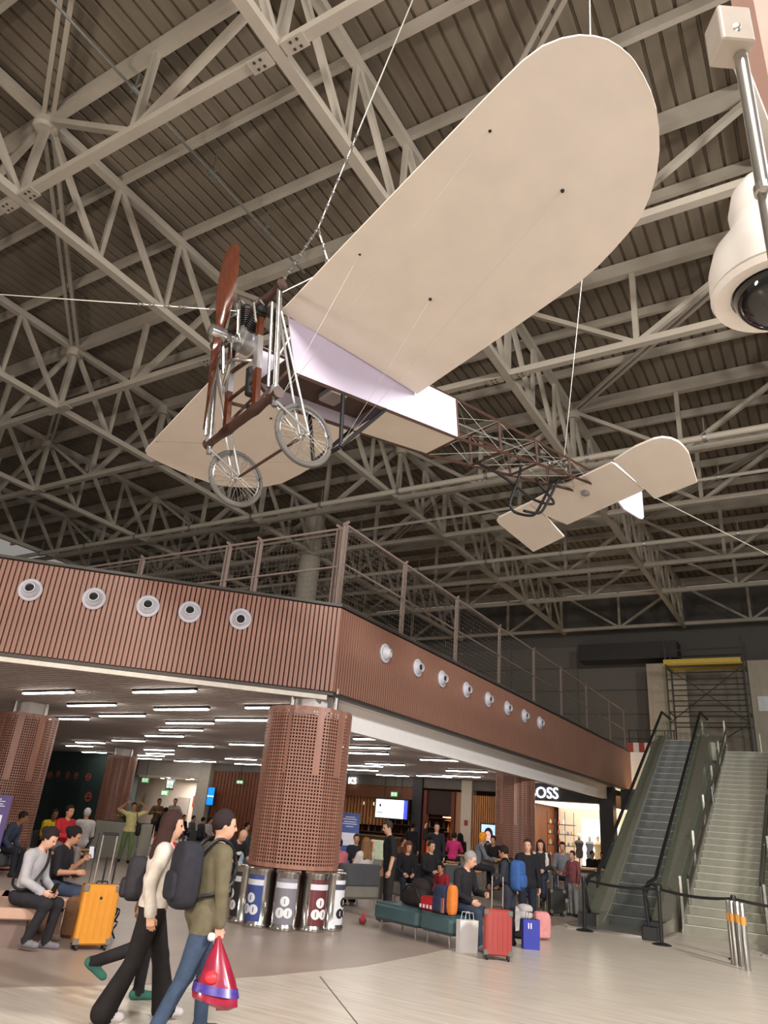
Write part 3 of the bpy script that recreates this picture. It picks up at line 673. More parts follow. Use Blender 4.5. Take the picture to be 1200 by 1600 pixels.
# ------------------------------------------------------------------ escalator
M_step = mat('escalator_step', (84, 86, 86), .45, .4, var=.1, scale=6)
M_edge = mat('step_edge', (150, 152, 146), .4, .4)
M_truss = mat('escalator_skirt', (142, 138, 126), .4, .5, var=.06)
M_rubber = mat('handrail_rubber', (30, 30, 31), .45)
M_gl = glass()
def escalator(x0, x1, y0, label, sy=30, nsteps=None):
    """x0..x1 step band, y0 comb line; rises to z 4.9"""
    t = thing('escalator', ((x0 + x1) / 2, y0, 0), label, 'escalator'); tn = math.tan(math.radians(sy))
    y1 = y0 + 4.9 / tn
    zz = lambda y: min(max(0, (y - y0) * tn), 4.9)
    n = 24; rise = 4.9 / n; run = (y1 - y0) / n; first = None
    for k in range(n):
        yk = y0 + k * run; z = (k + 1) * rise
        if first is None:
            s1 = MB().box(((x0 + x1) / 2, 0, -rise / 2), (x1 - x0, .02, rise)).box(((x0 + x1) / 2, run / 2, -.02), (x1 - x0, run + .02, .04)).build('step', M_step, t, local=True)
            s1.location = (-(x0 + x1) / 2, yk - y0, z); first = s1
            e1 = MB().box(((x0 + x1) / 2, 0, .004), (x1 - x0, .035, .012)).build('step_edge', M_edge, s1, local=True)
        else:
            s2 = shared(first, t, (-(x0 + x1) / 2, yk - y0, z)); e2 = shared(e1, s2, (0, 0, 0))
    MB().box(((x0 + x1) / 2, y0 - .8, .02), (x1 - x0 + .9, 1.5, .04)).build('floor_plate', M_steel, t)
    for s_, xx in ((-1, x0), (1, x1)):
        g = MB(); w_ = .38; xa, xb = (xx - w_, xx) if s_ < 0 else (xx, xx + w_)
        prof = [(y0 - .9, 0), (y0 + .9, 0), (y1 + .9, 3.7), (y1 + 1.5, 3.9), (y1 + 1.5, 5.1), (y1 - .1, 5.08), (y0 - .1, .28), (y0 - .9, .24)]
        g.slab([(xa, y, z) for y, z in prof], (xb - xa, 0, 0)).build('skirt', M_truss, t)
        g = MB(); xg = xx + s_ * .14
        low = [(y0 - .95, .26), (y0 - .15, .3), (y1 - .1, 5.1), (y1 + 1.4, 5.12)]
        top = [(y1 + 1.4, 5.82), (y1 - .05, 5.82), (y0 - .25, .98), (y0 - .95, .92), (y0 - 1.12, .8), (y0 - 1.18, .6), (y0 - 1.12, .4)]
        g.slab([(xg - .006, y, z) for y, z in low + top], (.012, 0, 0)).build('balustrade_glass', M_gl, t)
        hp = [(y1 + 1.5, 5.86), (y1 - .05, 5.86), (y0 - .25, 1.02), (y0 - .95, .95), (y0 - 1.14, .84), (y0 - 1.22, .62), (y0 - 1.17, .42), (y0 - 1.0, .3)]
        MB().path([(xg, y, z) for y, z in hp], .042, 8).build('handrail', M_rubber, t, smooth=True)
        MB().path([(xx + s_ * .02, y, z) for y, z in [(y0 - .5, .1), (y0 - .05, .26), (y1 - .1, 5.09)]], .03, 6).build('inner_trim', M_edge, t)
        MB().box((xx + s_ * .19, y0 - .85, .13), (.34, .5, .26)).build('newel_base', M_dark, t)
    return t
escalator(-4.72, -3.78, 18.1, 'dark stepped escalator with glass sides beside the clothing shop')
escalator(-1.15, -.2, 18.0, 'escalator at the far side of the fixed stair, mostly cut off')
# fixed stair between the escalators
M_tread = mat('stair_tread', (148, 145, 130), .5, .1, var=.08, scale=5)
M_nos = mat('stair_nosing', (214, 212, 198), .4)
t = thing('staircase', (-2.45, 18.6, 0), 'wide pale fixed staircase with steel handrails between the escalators', 'staircase')
n = 30; rise = 4.9 / n; run = .36; y0 = 18.6; f1 = None
for k in range(n):
    y = y0 + k * run; z = (k + 1) * rise
    if f1 is None:
        f1 = MB().box((0, run / 2, -rise / 2), (1.6, run, rise)).build('tread', M_tread, t, local=True); f1.location = (0, y - y0, z)
        n1 = MB().box((0, .02, .004), (1.6, .05, .012)).build('nosing', M_nos, f1, local=True)
    else:
        q = shared(f1, t, (0, y - y0, z)); shared(n1, q, (0, 0, 0))
ye = y0 + n * run
for s_, x in ((-1, -3.27), (1, -1.63)):
    MB().slab([(x - .02, y0 - .1, 0), (x - .02, y0, .35), (x - .02, ye, 5.15), (x - .02, ye, 4.3), (x - .02, y0 + .9, 0)], (.04, 0, 0)).build('stringer', M_steel, t)
    MB().slab([(x - .006, y0, .4), (x - .006, ye, 5.2), (x - .006, ye, 6.0), (x - .006, y0, 1.15)], (.012, 0, 0)).build('side_glass', M_gl, t)
    for a, b in ((.03, .45), (.5, .97)):
        p0 = Vector((x - s_ * .1, y0 + (ye - y0) * a, .95 + 4.9 * a)); p1 = Vector((x - s_ * .1, y0 + (ye - y0) * b, .95 + 4.9 * b))
        MB().path([p0 - Vector((0, 0, .55)), p0 - Vector((0, .03, .05)), p0 + Vector((0, .1, .03)), p1], .03, 8).build('handrail', M_steel, t, smooth=True)
        MB().path([p0 - Vector((0, -.1, .3)), p1 - Vector((0, 0, .3))], .02, 8).build('lower_rail', M_steel, t, smooth=True)
    for k in range(6):
        f = k / 5; p = Vector((x, y0 + (ye - y0) * f, 4.9 * f))
        MB().bar(p + Vector((0, 0, .2)), p + Vector((0, 0, 1.1)), .05, .05).build('baluster', M_steel, t)
# landing, end wall and the building works beyond
struct(MB().box((-4.25, 34.3, 4.62), (1.94, 15.4, .56)).build('floor_landing', M_truss)); struct(MB().box((.65, 34.3, 4.62), (4.5, 15.4, .56)).build('floor_landing', M_truss)); struct(MB().box((-2.45, 35.7, 4.62), (1.66, 12.6, .56)).build('floor_landing', M_truss)); struct(MB().box((-6.0, 38.2, 4.62), (1.6, 7.4, .56)).build('floor_landing', M_truss))
struct(MB().box((-6.9, 34.6, 4.4), (2.0, .2, 2.0)).build('wall_end', M_white))
M_board = mat('plaster_board', (176, 166, 150), .8, var=.1, scale=1.5)
wb = struct(MB().box((-6.9, 39.6, 7.7), (1.9, .12, 5.4)).build('wall_board', M_board))
wb2 = struct(MB().box((-1.4, 39.6, 7.7), (3.6, .12, 5.4)).build('wall_board', M_board))
wb3 = struct(MB().box((-4.5, 40.2, 7.7), (3.4, .12, 5.4)).build('wall_board', mat('bare_board', (132, 124, 112), .8, var=.12, scale=1.5)))
for k in range(6): MB().box((-7.6 + k * .28, 39.5, 6.1), (.05, .06, 1.9)).build('stud', M_steel, wb)
for k in range(8): MB().box((-2.9 + k * .4, 39.5, 6.0), (.05, .06, 1.8)).build('stud', M_steel, wb2)
MB().box((-2.4, 39.5, 8.3), (.8, .05, .7)).build('notice_sheet', mat('paper_white', (222, 226, 226), .6), wb2)
MB().box((-8.9, 40.4, 11.2), (5.2, 1.2, .9)).build('wall_duct', M_dark); struct(bpy.data.objects['wall_duct'])
sc = thing('scaffold', (-4.6, 37.6, 4.88), 'tube scaffold tower with yellow planked platform at the end wall', 'scaffold')
M_scaf = mat('scaffold_tube', (74, 72, 70), .5, .4)
X0, X1, Y0, Y1 = -6.4, -3.0, 36.8, 38.2
for x in (X0, X1):
    for y in (Y0, Y1): MB().tube((x, y, 4.88), (x, y, 11.0), .04, n=6).build('upright', M_scaf, sc)
for z in (5.6, 7.0, 7.5, 8.0, 8.5, 9.0, 9.6, 10.4):
    for y in (Y0, Y1): MB().tube((X0, y, z), (X1, y, z), .03, n=6).build('ledger', M_scaf, sc)
for z in (5.6, 7.5, 9.6):
    for x in (X0, X1): MB().tube((x, Y0, z), (x, Y1, z), .03, n=6).build('transom', M_scaf, sc)
for a, b in (((X0, Y0, 7.0), (X1, Y0, 9.6)), ((X1, Y0, 7.0), (X0, Y0, 9.6)), ((X0, Y0, 4.9), (X1, Y0, 7.0))): MB().tube(a, b, .025, n=6).build('brace', M_scaf, sc)
M_yel = mat('yellow_plank', (206, 176, 70), .6)
for k in range(4): MB().box(((X0 + X1) / 2 - .1, Y0 + .2 + k * .33, 9.72), (X1 - X0 + .1, .3, .05)).build('plank', M_yel, sc)
MB().box(((X0 + X1) / 2 - .1, Y0 - .02, 9.85), (X1 - X0, .03, .22)).build('toe_board', M_yel, sc)
# red and white barrier at the end of the upper floor
bt = thing('safety_barrier', (-7.3, 34.4, 5.4), 'red and white plastic barrier above the white end wall', 'barrier')
for k in range(6): MB().box((-7.75 + k * .24, 34.55, 5.6), (.24, .08, .42)).build('stripe', mat('barrier_red', (150, 50, 44), .5) if k % 2 == 0 else mat('barrier_white', (210, 200, 195), .5), bt)
# glass railing along the landing's left side
lr = thing('landing_railing', (-6.6, 34.6, 5.4), 'black steel railing on the white end wall beside the barrier', 'railing')
for k in range(6): MB().bar((-7.8 + k * .38, 34.64, 5.38), (-7.8 + k * .38, 34.64, 6.35), .04, .04).build('post', M_dark, lr)
for z in (5.85, 6.35): MB().bar((-7.85, 34.64, z), (-5.85, 34.64, z), .04, .04).build('rail', M_dark, lr)
# ------------------------------------------------------------------ stanchions and belts
stp = [(-4.75, 16.35), (-3.2, 15.9), (-1.85, 15.35), (-.3, 14.9)]
labs = ['black belt stanchion before the escalator foot, beside the clothing shop', 'black belt stanchion between the escalator and the fixed stair', 'black belt stanchion behind the leaning steel bollards', 'black belt stanchion at the end of the belt row past the fixed stair']
for k, (x, y) in enumerate(stp):
    t = thing('stanchion', (x, y, .0), labs[k], 'stanchion')
    MB().lathe([(.17, 0), (.17, .012), (.12, .03), (.04, .045)], (x, y, 0), 22).build('base', M_rubber, t, smooth=True)
    MB().lathe([(.034, .03), (.034, .88)], (x, y, 0), 14).build('post', M_rubber, t, smooth=True)
    MB().lathe([(.034, .86), (.045, .87), (.045, .96), (.036, .98)], (x, y, 0), 14).build('belt_head', M_rubber, t, smooth=True)
    if k < 3:
        x2, y2 = stp[k + 1]; g = MB(); m = 10; P = []
        for i in range(m + 1):
            f = i / m; P.append((x + (x2 - x) * f, y + (y2 - y) * f, .92 - .05 * math.sin(math.pi * f)))
        for a, b in zip(P[:-1], P[1:]): g.bar(a, b, .004, .05)
        g.build('belt', M_rubber, t)
# crowd barrier standing on the escalator foot
t = thing('folding_gate', (-3.55, 16.4, 0), 'black upright closing gate between escalator and stanchion', 'barrier')
MB().path([(-3.5, 16.41, .05), (-3.55, 16.4, .5), (-3.57, 16.38, .9), (-3.4, 16.25, .98), (-3.19, 16.1, .95)], .035, 8).build('frame', M_rubber, t, smooth=True)
MB().rbox((-3.5, 16.41, .12), (.3, .22, .24), .03).build('foot_box', M_rubber, t)
# bundle of steel bollards with orange bands
for k, (px_, py_, tx, ty) in enumerate(((1147, 1507, 1142, 1428), (1152, 1509, 1148, 1425), (1161, 1511, 1155, 1428), (1169, 1517, 1162, 1433))):
    b = atz(px_, py_); h = .92; t = thing('bollard', b, 'leaning brushed steel bollard with an orange band beside the stair', 'bollard', 'steel bollards with orange bands')
    lean = Vector((.0, .0, 0))
    MB().lathe([(.045, 0), (.045, h), (.038, h + .01)], b, 18).build('tube', M_steel, t, smooth=True)
    MB().lathe([(.0465, .62), (.0465, .74)], b, 18, capa=False, capb=False).build('band', mat('orange_band', (214, 150, 70), .5), t, smooth=True)
    MB().lathe([(.048, 0), (.05, .006), (.048, .014)], b, 18).build('base', M_steel, t)
# ================================================================== the old monoplane hung under the roof
M_fab = mat('doped_linen', (214, 203, 191), .75, var=.035, scale=2.5)
M_fabw = mat('white_linen', (204, 195, 214), .7, var=.03, scale=2)
M_mahog = mat('varnished_mahogany', (80, 37, 17), .25, var=.3, scale=5, stretch=(14, 14, 1.2), coat=.6)
M_beam = mat('dark_ash_beam', (62, 40, 32), .45, var=.2, scale=6)
M_chrome = mat('polished_steel', (200, 198, 194), .2, .95, var=.02)
M_alu = mat('dull_aluminium', (178, 178, 180), .35, .8, var=.05)
M_longer = mat('longeron_wood', (66, 42, 32), .5, var=.15)
M_black = mat('black_iron', (28, 28, 30), .5, .3)
M_tyre = mat('grey_tyre', (86, 82, 78), .8, var=.08)
M_wire = mat('steel_wire', (190, 188, 180), .4, .7, var=0)
pl = thing('monoplane', (-4.95, 4.57, 6.334), 'cream fabric monoplane with bicycle wheels hung under the roof', 'airplane')
pl.rotation_euler = (math.radians(2.0), math.radians(5.39), math.radians(250.68))
bpy.context.view_layer.update()
PM = pl.matrix_world.copy()
def lb(g, name, m, par=None, smooth=False): return g.build(name, m, par or pl, smooth, local=True)
CH = [0, .012, .035, .08, .15, .25, .4, .6, .8, .93, 1.0]
def thick(c): return .34 * (math.sqrt(max(c, 0)) * .297 * .85 - .126 * c * .75 - .2 * c * c * .55 + .06 * c ** 3) + .004
def wing(ys, le, te, zfun):
    g = MB(); P = []; n = len(CH)
    for i, y in enumerate(ys):
        L = le[i] - te[i]
        sc = min(1, L / 1.6)
        rows = []
        for c in CH: rows.append((le[i] - L * c, y, zfun(le[i] - L * c, y) + .02 * math.sin(math.pi * c) * sc))
        tops = [(x, yy, z + .012 + thick(c) * 1.1 * sc + (.0 if c < 1 else -.0)) for (x, yy, z), c in zip(rows, CH)]
        P += rows + tops[::-1]
    m = 2 * n
    fs = [(i * m + k, (i + 1) * m + k, (i + 1) * m + (k + 1) % m, i * m + (k + 1) % m) for i in range(len(ys) - 1) for k in range(m)]
    fs += [tuple(range(m)), tuple(range(len(ys) * m - 1, (len(ys) - 1) * m - 1, -1))]
    # port wings run +y, starboard -y: keep outward normals
    if ys[-1] < ys[0]: fs = [tuple(reversed(f)) for f in fs]
    return g.add(P, fs)
ysP = [.36, .8, 1.4, 2.0, 2.6, 2.77, 3.0, 3.23, 3.45, 3.6, 3.78, 3.95, 4.08, 4.18, 4.25, 4.30, 4.33, 4.345]
leP = [-.33, -.325, -.315, -.31, -.305, -.303, -.302, -.30, -.30, -.30, -.305, -.335, -.40, -.48, -.57, -.66, -.77, -.88]
teP = [-2.34, -2.35, -2.365, -2.375, -2.38, -2.38, -2.355, -2.30, -2.235, -2.18, -2.05, -1.89, -1.72, -1.55, -1.40, -1.24, -1.08, -.95]
zP = lambda x, y: .272 + (y - .354) * .091 + (x + .364) * .138
wp = lb(wing(ysP, leP, teP, zP), 'wing', M_fab, None, True); wp['label'] = 'port wing'
ysS = [-.36, -.8, -1.4, -2.0, -2.6, -3.06, -3.3, -3.49, -3.62, -3.72, -3.79, -3.84, -3.87]
leS = [-.36, -.37, -.39, -.42, -.45, -.475, -.49, -.50, -.52, -.60, -.85, -1.15, -1.45]
teS = [-2.5, -2.53, -2.57, -2.6, -2.6, -2.56, -2.46, -2.34, -2.2, -2.06, -1.95, -1.85, -1.72]
zS = lambda x, y: .272 - (abs(y) - .354) * .021 + (x + .364) * .086
ws = lb(wing(ysS, leS, teS, zS), 'wing', M_fab, None, True); ws['label'] = 'starboard wing'
# anchor eyes on the undersides
for (x, y) in ((-.53, 3.24), (-1.43, 3.29), (-.5, 1.53), (-1.42, 1.57)):
    lb(MB().lathe([(.02, 0), (.012, -.02)], (x, y, zP(x, y) + .02), 8), 'wire_eye', M_black, wp)
    lb(MB().lathe([(.02, 0), (.012, -.02)], (x, -y, zS(x, -y) + .02), 8), 'wire_eye', M_black, ws)
# fuselage fabric
S = [(-.42, .30), (-.55, -.42), (-3.1, -.345), (-3.12, .24)]
for s_ in (1, -1):
    g = MB()
    yy = lambda x: s_ * (.37 - .02 * (-x))
    g.slab([(x, yy(x), z) for x, z in S], (0, -s_ * .012, 0)); lb(g, 'side_panel', M_fabw)
g = MB(); g.slab([(-1.86, .33, -.385), (-3.08, .30, -.35), (-3.08, -.30, -.35), (-1.86, -.33, -.385)], (0, 0, .012)); lb(g, 'belly_panel', M_fab)
g = MB(); g.slab([(-1.3, .35, .30), (-3.1, .30, .24), (-3.1, -.30, .24), (-1.3, -.35, .30)], (0, 0, .012)); lb(g, 'deck_panel', M_fabw)
g = MB(); g.slab([(-.5, .33, -.2), (-1.9, .33, -.2), (-1.9, -.33, -.2), (-.5, -.33, -.2)], (0, 0, .02)); lb(g, 'cockpit_floor', mat('cockpit_dark', (70, 52, 46), .7, var=.15))
lb(MB().tube((-1.0, -.2, .08), (-1.0, .2, .08), .16, n=16), 'fuel_tank', M_alu, None, True)
lb(MB().rbox((-1.65, 0, -.05), (.4, .44, .08), .04), 'pilot_seat', M_mahog)
lb(MB().rbox((-1.28, .05, -.27), (.25, .3, .1), .04), 'under_fitting', M_alu)
# lattice: four longerons, uprights, cross pieces, bracing wires
def lon(s_, top):
    return [(-.45, s_ * .35, .27 if top else -.41), (-3.1, s_ * .30, .24 if top else -.35), (-4.8, s_ * .26, .17 if top else -.2), (-6.3, s_ * .17, .14 if top else -.09)]
for s_ in (1, -1):
    for top in (1, 0): lb(MB().path(lon(s_, top), .024, 4), 'longeron', M_longer)
def lz(x, top):
    P = lon(1, top)
    for a, b in zip(P[:-1], P[1:]):
        if b[0] <= x <= a[0]:
            f = (x - a[0]) / (b[0] - a[0]); return a[1] + f * (b[1] - a[1]), a[2] + f * (b[2] - a[2])
    return P[-1][1], P[-1][2]
XS = [-3.1, -3.97, -4.8, -5.67, -6.3]
for k, x in enumerate(XS):
    yt, zt = lz(x, 1); yb, zb = lz(x, 0)
    for s_ in (1, -1): lb(MB().tube((x, s_ * yt, zt), (x, s_ * yb, zb), .02, n=6), 'upright', M_longer)
    for z, y in ((zt, yt), (zb, yb)): lb(MB().tube((x, -y, z), (x, y, z), .018, n=6), 'cross_piece', M_longer)
    if k < len(XS) - 1:
        x2 = XS[k + 1]; yt2, zt2 = lz(x2, 1); yb2, zb2 = lz(x2, 0); g = MB()
        for s_ in (1, -1): g.tube((x, s_ * yt, zt), (x2, s_ * yb2, zb2), .004, n=4).tube((x, s_ * yb, zb), (x2, s_ * yt2, zt2), .004, n=4)
        for z, y, z2, y2 in ((zt, yt, zt2, yt2), (zb, yb, zb2, yb2)): g.tube((x, y, z), (x2, -y2, z2), .004, n=4).tube((x, -y, z), (x2, y2, z2), .004, n=4)
        lb(g, 'bracing_wires', M_wire)
lb(MB().tube((-3.1, .0, .1), (-5.5, .02, .12), .014, n=6), 'control_rod', M_alu)
for (x, y, z) in ((-5.1, .15, .12), (-5.4, .05, .05), (-5.6, .12, .1), (-5.9, 0, .1)): lb(MB().rbox((x, y, z), (.12, .06, .06), .02), 'turnbuckle', M_chrome)
# tail skid of bent cane
A = [(-3.88, -.12, -.30), (-4.08, -.1, -.34), (-4.33, -.1, -.36), (-4.69, -.1, -.45), (-5.03, -.1, -.56), (-5.35, -.1, -.57), (-5.58, -.1, -.52), (-5.56, -.1, -.45), (-5.38, -.1, -.35), (-5.2, -.1, -.2)]
Bp = [(-4.66, -.05, .1), (-4.78, -.05, -.05), (-4.8, -.05, -.14), (-4.7, -.05, -.39), (-4.57, -.05, -.61), (-4.48, -.05, -.79), (-4.5, -.05, -.88), (-4.62, -.05, -.92), (-4.94, -.05, -.88), (-5.1, -.05, -.76), (-5.35, -.05, -.44), (-5.58, -.05, -.15), (-5.9, -.05, .03), (-6.25, -.05, .1)]
def smooth_path(P, n=3):
    P = [Vector(p) for p in P]; out = []
    for i in range(len(P) - 1):
        p0, p1, p2, p3 = P[max(i - 1, 0)], P[i], P[i + 1], P[min(i + 2, len(P) - 1)]
        for k in range(n):
            t = k / n; out.append(.5 * ((2 * p1) + (-p0 + p2) * t + (2 * p0 - 5 * p1 + 4 * p2 - p3) * t * t + (-p0 + 3 * p1 - 3 * p2 + p3) * t ** 3))
    return out + [P[-1]]
for P in (A, Bp, [(x, y + .12, z) for x, y, z in Bp[7:]]): lb(MB().path(smooth_path(P), .021, 8), 'tail_skid', M_black, None, True)
# tailplane and elevators
def tz(x, y): return -.06 + .364 * (x + 6.121)
def flat(poly, name, th=.035):
    P = [(x, y, tz(x, y)) for x, y in poly]; return lb(MB().slab(P, (-.34 * th, 0, th)), name, M_fab)
flat([(-6.0, .72), (-6.74, .77), (-6.92, -.81), (-6.56, -.97), (-6.17, -1.0), (-6.1, -.5)], 'tailplane')
flat([(-5.97, .78), (-5.88, 1.2), (-5.87, 1.5), (-5.9, 1.62), (-5.98, 1.71), (-6.08, 1.755), (-6.2, 1.765), (-6.35, 1.75), (-6.94, 1.53), (-6.99, .80), (-6.74, .80)], 'elevator')
flat([(-6.17, -1.02), (-6.24, -1.75), (-6.28, -1.83), (-6.36, -1.86), (-7.3, -1.87), (-7.18, -1.08), (-6.58, -1.0)], 'elevator')
lb(MB().slab([(x, -.012, z) for x, z in ((-6.95, .12), (-7.1, .55), (-7.28, .64), (-7.54, .66), (-7.85, .55), (-8.1, .29), (-8.03, -.2), (-7.97, -.25), (-7.87, -.26), (-7.42, -.2), (-7.15, -.02))], (0, .024, 0)), 'rudder', M_fabw)
lb(MB().tube((-6.2, 0, .12), (-7.1, 0, .12), .02, n=6), 'tail_post', M_longer)
lb(MB().rbox((-6.36, -.02, tz(-6.36, 0) - .03), (.12, .1, .06), .02), 'tail_fitting', M_alu)
# propeller
hub = Vector((.16, -.07, .02)); pd = Vector((0, .17, .985)).normalized(); pc = Vector((1, 0, 0)).cross(pd)
for s_ in (1, -1):
    g = MB(); P = []; n = 8
    for r, w_, th, tw in ((.02, .05, .05, 1.2), (.12, .055, .05, 1.15), (.25, .075, .035, .95), (.45, .105, .026, .72), (.65, .12, .02, .55), (.85, .118, .016, .45), (1.0, .1, .012, .4), (1.06, .078, .01, .38), (1.09, .045, .008, .36)):
        c = hub + pd * (s_ * r); ax = Vector((1, 0, 0)) * math.sin(tw) + pc * s_ * math.cos(tw); nn = ax.cross(pd)
        P += [c + ax * (w_ * math.cos(2 * math.pi * k / n)) + nn * (th * math.sin(2 * math.pi * k / n)) for k in range(n)]
    fs = [(i * n + k, (i + 1) * n + k, (i + 1) * n + (k + 1) % n, i * n + (k + 1) % n) for i in range(8) for k in range(n)] + [tuple(range(n - 1, -1, -1)), tuple(range(8 * n, 9 * n))]
    lb(g.add(P, fs), 'propeller_blade', M_mahog, None, True)
lb(MB().lathe([(.03, .12), (.075, .1), (.08, .04), (.08, -.06), (.05, -.08), (.045, -.3)], hub, 18, (1, 0, 0)), 'propeller_hub', M_chrome, None, True)
# three cylinder fan engine
eng = lb(MB().lathe([(.08, 0), (.15, -.03), (.16, -.16), (.1, -.2)], (-.02, 0, .02), 20, (1, 0, 0)), 'crankcase', M_alu, None, True)
for a in (-58, 0, 58):
    d = Vector((0, math.sin(math.radians(a)), math.cos(math.radians(a)))); o = Vector((-.11, 0, .02))
    prof = [(.06, .12)]
    for k in range(9): prof += [(.062, .15 + k * .026), (.085, .152 + k * .026), (.085, .163 + k * .026), (.062, .165 + k * .026)]
    prof += [(.07, .40), (.05, .44)]
    lb(MB().lathe(prof, o, 14, d), 'cylinder', M_black, eng)
    c = o + d * .44
    lb(MB().path([c, c + d * .05 + Vector((.08, 0, 0)), c + Vector((.14, .04, -.06)), c + Vector((.12, .07, -.3))], .016, 8), 'exhaust_pipe', M_chrome, eng, True)
for P in ([(.05, .12, .35), (.08, .2, .2), (.02, .1, -.02), (.05, .22, -.18)], [(.05, -.1, -.02), (.06, .05, -.1), (.04, .0, -.35), (.0, -.2, -.5)], [(.05, .0, -.3), (.02, .18, -.38), (-.05, .3, -.42)], [(.06, -.2, .3), (.1, -.1, .1), (.04, -.15, -.4)]):
    lb(MB().path(P, .02, 8), 'intake_pipe', M_chrome, None, True)
lb(MB().rbox((-.16, .12, -.55), (.12, .1, .34), .03), 'oil_tank', M_black); lb(MB().rbox((-.3, .34, .02), (.06, .05, .5), .02), 'radiator_side', M_black)
# undercarriage bedstead
TX = -.12
def beam(z, y0, y1, name):
    P = []; R = []
    for f in np.linspace(0, 1, 17):
        P.append((TX, y0 + (y1 - y0) * f, z)); b = .042 + .018 * math.exp(-((f - .3) / .07) ** 2) + .018 * math.exp(-((f - .7) / .07) ** 2) + .022 * (f < .05 or f > .95) + .01 * math.exp(-((f - .5) / .15) ** 2); R.append(b)
    lb(MB().path(P, R, 10), name, M_beam, None, True)
beam(-.97, -.72, .74, 'lower_beam'); beam(.32, -.74, .72, 'upper_beam')
for s_ in (1, -1):
    y = s_ * .67
    lb(MB().tube((TX, y, -1.04), (TX, y, .36), .03, n=12), 'spring_strut', M_chrome, None, True)
    lb(MB().tube((TX + .07, y * .97, -.9), (TX + .07, y * .97, .1), .016, n=8), 'spring_strut', M_chrome, None, True)
    lb(MB().lathe([(.05, 0), (.055, .03), (.04, .1)], (TX, y, -.97), 14), 'strut_collar', M_alu, None, True)
    lb(MB().bar((TX, s_ * .3, -.92), (TX, s_ * .3, .3), .055, .075), 'wood_post', M_mahog)
    lb(MB().bar((TX + .003, s_ * .3, -.5), (TX + .003, s_ * .3, -.1), .062, .082), 'post_sheath', M_alu)
    lb(MB().bar((TX, s_ * .3, .22), (TX, s_ * .3, .31), .07, .09), 'post_cap', M_alu)
    ax = Vector((-.472, s_ * .67, -1.302))
    for o in (.075, -.075):
        lb(MB().tube((TX, y + o * .3, -1.05), ax + Vector((0, o, 0)), .014, n=8), 'wheel_fork', M_alu, None, True)
        lb(MB().tube((TX - .02, y + o * .3, .0), ax + Vector((0, o, 0)), .013, n=8), 'radius_rod', M_alu, None, True)
    lb(MB().lathe([(.03, 0), (.03, -.08)], (TX, y, -1.02), 12), 'pivot', M_chrome)
    # wheel
    wh = lb(MB().path([ax + Vector((.315 * math.cos(a), 0, .315 * math.sin(a))) for a in np.linspace(0, 2 * math.pi, 48, endpoint=False)], .026, 10, True), 'wheel', M_tyre, None, True)
    lb(MB().path([ax + Vector((.283 * math.cos(a), 0, .283 * math.sin(a))) for a in np.linspace(0, 2 * math.pi, 48, endpoint=False)], .013, 8, True), 'rim', M_chrome, wh, True)
    lb(MB().lathe([(.02, -.07), (.035, -.05), (.018, -.03), (.018, .03), (.035, .05), (.02, .07)], ax, 12, (0, 1, 0)), 'wheel_hub', M_chrome, wh, True)
    g = MB()
    for k in range(36):
        a = 2 * math.pi * k / 36; b = a + (.5 if k % 2 else -.5); o = .045 if k % 4 < 2 else -.045
        g.tube(ax + Vector((.03 * math.cos(b), o, .03 * math.sin(b))), ax + Vector((.28 * math.cos(a), 0, .28 * math.sin(a))), .0025, n=4, cap=False)
    lb(g, 'spokes', M_chrome, wh)
lb(MB().tube((-.472, -.67, -1.302), (-.472, .67, -1.302), .016, n=8), 'axle', M_beam, None, True)
for y in (.15, -.15): lb(MB().tube((TX, y * 2, -.9), (-.45, y * 2.3, -.42), .018, n=6), 'frame_tube', M_longer)
lb(MB().tube((TX, -.3, -.25), (TX, .3, -.3), .025, n=8), 'engine_bearer', M_longer); lb(MB().tube((TX, -.3, -.6), (TX, .3, -.6), .02, n=8), 'engine_bearer', M_longer)
lb(MB().path([(TX, -.3, -.62), (-.3, -.2, -.66), (-.4, .1, -.66), (TX, .3, -.64)], .02, 6), 'engine_bearer', M_longer)
# lower pylon
for s_ in (1, -1):
    foot = Vector((-1.23, s_ * .26, -1.03))
    for p in ((-1.21, s_ * .33, -.39), (-1.84, s_ * .33, -.38)): lb(MB().tube(foot, p, .024, n=8), 'pylon_leg', M_black, None, True)
lb(MB().tube((-1.23, -.26, -1.03), (-1.23, .26, -1.03), .025, n=8), 'pylon_bar', M_black, None, True)
g = MB()
for s_, zf in ((1, zP), (-1, zS)):
    for (x, y) in ((-.53, 3.24), (-1.43, 3.29), (-.5, 1.53), (-1.42, 1.57)): g.tube((-1.23 if x < -1 else -.2, s_ * (.26 if x < -1 else .67), -1.02 if x < -1 else -.95), (x, s_ * y, zf(x, s_ * y) + .01), .0026, n=4)
lb(g, 'flying_wires', M_wire)
# upper cabane
for s_ in (1, -1):
    lb(MB().tube((-.75, s_ * .33, .26), (-1.0, 0, .95), .018, n=8), 'cabane_strut', M_alu, None, True); lb(MB().tube((-1.4, s_ * .33, .26), (-1.0, 0, .95), .018, n=8), 'cabane_strut', M_alu, None, True)
